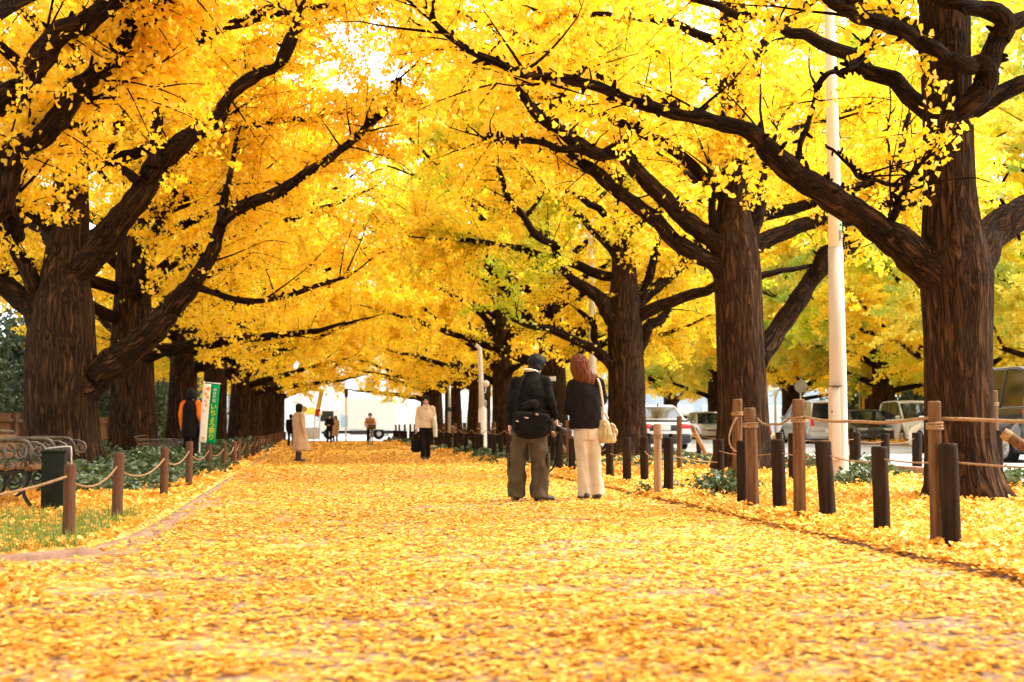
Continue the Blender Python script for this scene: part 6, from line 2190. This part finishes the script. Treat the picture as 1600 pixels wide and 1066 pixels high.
def car(name, label, cat, loc, rz, L, W, H, kind, pm, group=None, lower=None, lamps=True, wr=.31):
    """front towards local +x. Parts: body, cabin glass, roof, pillars, wheels, lamps, plates, mirrors, bumpers"""
    o = empty(name, loc, rz, label, cat, group)
    hw = W / 2
    f, r = L / 2, -L / 2
    fa, ra = f - .80, r + .78
    belt = {'sedan': .62, 'van': .58, 'hatch': .60, 'suv': .62}[kind] * H if kind != 'sedan' else .64 * H
    cl = .17
    if kind == 'sedan':
        top = [(f, .45), (f - .05, .60), (f - .25, .70), (f - 1.25, belt - .03), (r + 1.05, belt), (r + .18, belt - .01), (r + .03, belt - .06), (r, .50)]
        cab = [(f - 1.15, belt - .05), (f - 2.0, H - .06), (f - 2.35, H), (r + 1.75, H - .01), (r + 1.45, H - .07), (r + .55, belt - .02)]
    elif kind == 'van':
        top = [(f, .45), (f - .04, .68), (f - .20, .84), (f - .95, belt + .02), (r + .06, belt), (r, belt - .15), (r - .01, .45)]
        cab = [(f - .80, belt - .02), (f - 1.75, H - .10), (f - 2.1, H), (r + .55, H - .01), (r + .22, H - .09), (r + .03, belt - .02)]
    else:
        top = [(f, .42), (f - .05, .62), (f - .22, .74), (f - 1.0, belt - .02), (r + .08, belt), (r, belt - .12), (r, .42)]
        cab = [(f - .9, belt - .04), (f - 1.7, H - .07), (f - 2.0, H), (r + .75, H - .02), (r + .45, H - .08), (r + .06, belt - .02)]
    low = [(r + .03, .28), (r + .08, cl + .05), (ra - wr - .06, cl)] + arc(ra, .30, wr + .05, PI * 1.05, -.05 * PI, 12)[0:] + [(fa - wr - .05, cl)] + arc(fa, .30, wr + .05, PI * 1.05, -.05 * PI, 12) + [(f - .10, cl + .03), (f - .02, .28)]
    # outline counter-clockwise: bottom from rear to front, then over the top back to the rear
    poly = low + top

    def wf(z):
        return hw * (1 - .05 * max(0, (z - .6)) / max(.1, belt - .6) - .04 * max(0, .35 - z) / .35)
    shell(poly, wf).build('body', pm, o)
    if lower:
        for sx, nm in ((1, 'front_bumper'), (-1, 'rear_bumper')):
            MB().rbox((sx * (L / 2 - .10), 0, .36), (.26, W * .97, .30), .06, seg=3).build(nm, lower, o)
    # cabin of glass with a painted roof and pillars
    def wc(z):
        return hw * (.90 - .17 * (z - belt) / (H - belt))
    g = MB()
    n = len(cab)
    vs = [(x, -wc(z), z) for x, z in cab] + [(x, wc(z), z) for x, z in cab]
    g.raw(vs, [list(range(n))[::-1], list(range(n, 2 * n))] + [(i, (i + 1) % n, n + (i + 1) % n, n + i) for i in range(n)])
    g.build('windows', M['car_glass'], o, bevel=.03)
    rp = cab[1:-1]
    rr = MB()
    vs = [(x, t * (wc(z) + .012), z + .018 + .02 * (1 - abs(t))) for t in (-1, -.6, 0, .6, 1) for x, z in rp]
    m = len(rp)
    rr.raw(vs, [(i * m + k, i * m + k + 1, (i + 1) * m + k + 1, (i + 1) * m + k) for i in range(4) for k in range(m - 1)], True)
    rf = rr.build('roof', pm, o)
    rf.modifiers.new('t', 'SOLIDIFY').thickness = .05
    pl = MB()
    for s in (-1, 1):
        for (a, b) in ((cab[0], cab[1]), (cab[5], cab[4])):
            pl.tube([(a[0], s * (wc(a[1]) + .005), a[1]), (b[0], s * (wc(b[1]) + .005), b[1])], .038, 8)
        for xx in ((f - 2.15, r + 1.45) if kind != 'van' else (f - 1.75, f - 2.75, r + 1.1)):
            MB().tube([(xx, s * (wc(belt) + .0), belt - .02), (xx - .05, s * wc(H - .06), H - .06)], .028, 8).build('door_pillar', M['car_trim'], o)
        pl.tube([(x, s * (wc(z) + .004), z) for x, z in cab[1:-1]], .03, 8)
    pl.build('pillars', pm, o)
    # wheels
    for sx in (fa, ra):
        for s in (-1, 1):
            y = s * (hw - .10)
            w_ = MB()
            w_.tube([(sx, y - .10, .30), (sx, y - .085, .30), (sx, y + .085, .30), (sx, y + .10, .30)], [wr - .03, wr - .005, wr - .005, wr - .03], 28)
            t = w_.build('wheel', M['tyre'], o)
            rim = MB()
            yo = y + s * .105
            rim.tube([(sx, yo - s * .02, .30), (sx, yo, .30)], [wr * .66, wr * .62], 24)
            for k in range(6):
                a = k * PI / 3
                rim.tube([(sx, yo + s * .008, .30), (sx + math.cos(a) * wr * .58, yo + s * .004, .30 + math.sin(a) * wr * .58)], .022, 6)
            rim.build('rim', M['alloy'], t)
    # lamps, plates, mirrors, grille
    for s in (-1, 1):
        MB().rbox((f - .15, s * (hw - .30), .62 if kind != 'van' else .72), (.30, .40, .13), .045, rz=-s * .35, seg=3).build('headlight', M['head_clear'], o)
        if kind in ('van', 'suv', 'hatch'):
            MB().rbox((r + .06, s * (hw - .14), .92 if kind != 'hatch' else .8), (.12, .17, .34 if kind != 'hatch' else .24), .03).build('tail_light', M['tail_red'], o)
        else:
            MB().rbox((r + .08, s * (hw - .22), .76), (.22, .40, .15), .035).build('tail_light', M['tail_red'], o)
        MB().rbox((cab[0][0] - .30, s * (hw + .06), belt + .08), (.10, .20, .13), .035).build('mirror', pm, o)
        hb_ = MB()
        for xx in (f - 2.35, r + 1.55):
            hb_.rbox((xx, s * (hw - .005), belt - .12), (.18, .03, .03), .01)
        hb_.build('door_handle', pm if pm is not M['car_black'] else M['car_trim'], o)
    MB().rbox((f - .02, 0, .50), (.06, W * .48, .14), .02).build('grille', M['car_trim'], o)
    MB().rbox((f + .005, 0, .38), (.03, .33, .165), .01).build('number_plate', M['num_plate'], o)
    MB().rbox((r - .005, 0, .70 if kind == 'sedan' else .55), (.03, .33, .165), .01).build('number_plate', M['num_plate'], o)
    return o


PC = 'cars standing along the far side of the street'
Z = ROAD_Z


def at(px, Y):
    return P(px, 690, Y).x


# white sedan, rear towards us
sd = car('parked_car', 'white sedan with a red tail lamp and dark bumper, standing behind the pale weathered post', 'car', (at(1040, 43.5), 45.8, Z), R_(90), 4.6, 1.76, 1.46, 'sedan', M['car_white'], None, M['car_trim'])
MB().rbox((-2.285, 0, .70), (.04, 1.05, .20), .02).build('plate_recess', M['car_trim'], sd)
MB().rbox((-2.31, 0, .70), (.03, .34, .165), .01).build('plate_frame', M['num_plate'], sd)
MB().rbox((-2.06, 0, .985), (.30, 1.50, .03), .012).build('spoiler', M['car_white'], sd)
MB().rbox((-2.17, 0, .925), (.12, 1.56, .05), .012).build('spoiler_shadow', M['car_trim'], sd)  # dark strip standing for the shadow line under the spoiler
MB().tube([(-1.2, 0, 1.42), (-1.25, 0, 1.50)], .03, 8).build('aerial', M['car_trim'], sd)
car('parked_car', 'silver people carrier seen from behind across the street, left of the lamp pole', 'car', (at(1281, 56.5) + .5, 59, Z), R_(90), 4.5, 1.72, 1.86, 'van', M['car_silver'], PC, M['car_silver'])
car('parked_car', 'black car facing the viewer across the street, right of the lamp pole', 'car', (at(1370, 57) + .2, 59, Z), R_(-97), 4.4, 1.74, 1.50, 'sedan', M['car_black'], PC, M['car_black'])
car('parked_car', 'white car squeezed between the lamp pole and the black car across the street', 'car', (at(1349, 66), 68, Z), R_(-100), 4.3, 1.72, 1.55, 'hatch', M['car_white'], PC, M['car_white'])
w2_ = car('parked_car', 'white minivan facing the viewer, left of the nearest ginkgo trunk', 'car', (at(1447, 55) + .2, 57, Z), R_(-95), 4.4, 1.72, 1.85, 'van', M['car_white'], PC, M['car_white'])
car('parked_car', 'small white hatchback far down the street, right of the red tail lamp', 'car', (at(1093, 83), 85, Z), R_(-92), 3.7, 1.6, 1.5, 'hatch', M['car_white'], PC, M['car_white'])
car('parked_car', 'pale car far down the street next to the thick ginkgo trunk', 'car', (at(1118, 76), 78, Z), R_(-92), 4.0, 1.68, 1.6, 'hatch', M['car_silver'], PC, M['car_silver'])
car('parked_car', 'large black people carrier at the right edge, roof gleaming behind the nearest ginkgo', 'car', (at(1640, 26.5) + .2, 28.6, Z), R_(90), 4.7, 1.84, 1.98, 'van', M['car_black'], None, M['car_black'], wr=.34)
car('parked_car', 'white car mostly hidden behind the nearest ginkgo trunk', 'car', (at(1487, 33) + 1.7, 36, Z), R_(90), 3.9, 1.48, 1.5, 'hatch', M['car_white'], None, M['car_white'])

# delivery truck crossing at the end of the path, cab to the left
M['truck_white'] = paint('white_truck_paint', (.82, .82, .81), .4)
M['pale_blue'] = mottled('pale_blue_panel', (.25, .45, .62), (.32, .52, .68), 3, .5)
tx0 = at(495, 97)
tk = empty('delivery_truck', (tx0, 97, 0), 0, 'white box truck standing across the end of the path behind the cyclist', 'truck')
bxl, bxr = 1.65, at(621, 97) - tx0
MB().rbox(((bxl + bxr) / 2, 1.1, 1.85), (bxr - bxl, 2.2, 2.35), .16, seg=4).build('cargo_box', M['truck_white'], tk)
MB().prism([(0, .55), (0, 1.2), (.25, 2.05), (.40, 2.2), (1.55, 2.2), (1.55, .55)], 'y', .1, 2.1).build('cab', M['truck_white'], tk, bevel=.08)
MB().prism([(.16, 1.28), (.36, 2.0), (1.15, 2.0), (1.15, 1.28)], 'y', .07, .12).build('side_window', M['car_glass'], tk, bevel=.02)
MB().prism([(-.02, 1.3), (.21, 2.05), (.24, 2.05), (.02, 1.3)], 'y', .25, 1.95).build('windscreen', M['car_glass'], tk)
MB().rbox((3.0, 1.1, .52), (5.4, .9, .22), .03).build('chassis', M['car_trim'], tk)
MB().rbox((2.95, .12, .50), (1.3, .1, .30), .03).build('side_guard', M['car_trim'], tk)
for xx in (.85, bxr - 1.3):
    for y in (.2, 2.0):
        t = MB().tube([(xx, y - .13, .40), (xx, y - .11, .40), (xx, y + .11, .40), (xx, y + .13, .40)], [.36, .40, .40, .36], 24).build('wheel', M['tyre'], tk)
        MB().tube([(xx, y - .14, .40), (xx, y - .145, .40)], [.17, .15], 18).build('rim', M['grey_metal'], t)
MB().rbox((bxr - .75, -.02, 2.72), (.75, .03, .09), .01).build('green_stripe', M['green_mark'], tk)
MB().rbox((1.9, -.02, 1.3), (.5, .03, .8), .01).build('blue_panel', M['pale_blue'], tk)
MB().rbox((2.55, .05, .95), (.08, .04, .7), .01).build('blue_post', M['pale_blue'], tk)
MB().rbox((-.02, 1.1, .62), (.14, 2.0, .26), .04).build('bumper', M['truck_white'], tk)
for y in (.4, 1.8):
    MB().rbox((-.06, y, .85), (.08, .3, .18), .03).build('headlight', M['head_clear'], tk)
MB().rbox((.05, -.05, 1.75), (.12, .1, .36), .03).build('mirror', M['car_trim'], tk)
# yellow topped stall and round yellow balloon sign by the street end
o = empty('market_stall', (at(486, 90), 90, 0), 0, 'small stall with a yellow awning left of the far couple', 'market stall')
for a in (-.55, .55):
    for b in (-.5, .5):
        MB().tube([(a, b, 0), (a, b, 1.75)], .025, 8).build('leg', M['grey_metal'], o)
aw = MB()
aw.raw([(-.7, -.65, 1.70), (.7, -.65, 1.70), (.7, .65, 1.75), (-.7, .65, 1.75), (-.1, 0, 2.2), (.1, 0, 2.2)], [(0, 1, 5, 4), (1, 2, 5), (2, 3, 4, 5), (3, 0, 4)])
a_ = aw.build('awning', M['yellow'], o)
a_.modifiers.new('t', 'SOLIDIFY').thickness = .02
MB().rbox((0, 0, .8), (1.1, .8, .06), .02).build('counter', M['grey_metal'], o)
MB().rbox((0, -.35, .42), (1.05, .04, .66), .01).build('front_board', M['white_paint'], o)
pz = P(475, 639, 88)
o = empty('round_sign', (pz.x, 88, 0), 0, 'round yellow sign on a thin pole left of the small stall', 'sign')
MB().tube([(0, 0, 0), (0, 0, pz.z)], .03, 8).build('pole', M['grey_metal'], o)
MB().prism(disc((0, pz.z), .2, 0), 'y', -.04, -.02).build('disc', M['yellow'], o)
pz = P(541, 615, 84)
o = empty('street_clock_post', (pz.x, 84, 0), 0, 'slim post with a small brown box at the street end behind the far couple', 'post')
MB().tube([(0, 0, 0), (0, 0, pz.z)], .05, 10).build('pole', M['white_paint'], o)
MB().rbox((0, -.02, pz.z), (.22, .16, .5), .04).build('signal_box', M['post_red'], o)
# ------------------------------------------------------------------ sky, sun, camera
SUN_EL, SUN_AZ = R_(52), R_(78)   # azimuth measured clockwise from +Y (north)
w = bpy.data.worlds.new('World')
scene.world = w
w.use_nodes = True
nt = w.node_tree
bg = nt.nodes['Background']
sky = nt.nodes.new('ShaderNodeTexSky')
sky.sky_type = 'NISHITA'
sky.sun_disc = False
sky.sun_elevation = SUN_EL
sky.sun_rotation = SUN_AZ
sky.air_density = 1.0
sky.dust_density = 3.0
hs = nt.nodes.new('ShaderNodeHueSaturation')
hs.inputs['Saturation'].default_value = 0.25
nt.links.new(sky.outputs[0], hs.inputs['Color'])
nt.links.new(hs.outputs[0], bg.inputs['Color'])
bg.inputs['Strength'].default_value = 0.15
sun = bpy.data.lights.new('sun', 'SUN')
sun.energy = 1.5
sun.angle = R_(25)
sun.color = (1.0, 0.93, 0.82)
so = bpy.data.objects.new('sun', sun)
col.objects.link(so)
dv = Vector((math.sin(SUN_AZ) * math.cos(SUN_EL), math.cos(SUN_AZ) * math.cos(SUN_EL), math.sin(SUN_EL)))
so.rotation_euler = dv.to_track_quat('Z', 'Y').to_euler()
so.location = dv * 60

cam = bpy.data.cameras.new('camera')
cam.lens = 36.0 * F_PX / 1600
cam.sensor_width = 36.0
cam.clip_start = 0.1
cam.clip_end = 2000
cam.dof.use_dof = True
cam.dof.focus_distance = 16.0
cam.dof.aperture_fstop = 2.6
co = bpy.data.objects.new('camera', cam)
col.objects.link(co)
co.location = (0, 0, CAM_H)
co.rotation_euler = (PI / 2 + PITCH, 0, -YAW)
scene.camera = co
vs = scene.view_settings
vs.view_transform = 'Standard'
vs.look = 'None'
vs.exposure = 2.6
vs.gamma = 1.0
vs.use_curve_mapping = False
scene.cycles.max_bounces = 10
scene.cycles.diffuse_bounces = 6
scene.cycles.transmission_bounces = 8
scene.cycles.glossy_bounces = 3
scene.cycles.transparent_max_bounces = 4
scene.cycles.sample_clamp_indirect = 8
scene.cycles.use_denoising = True
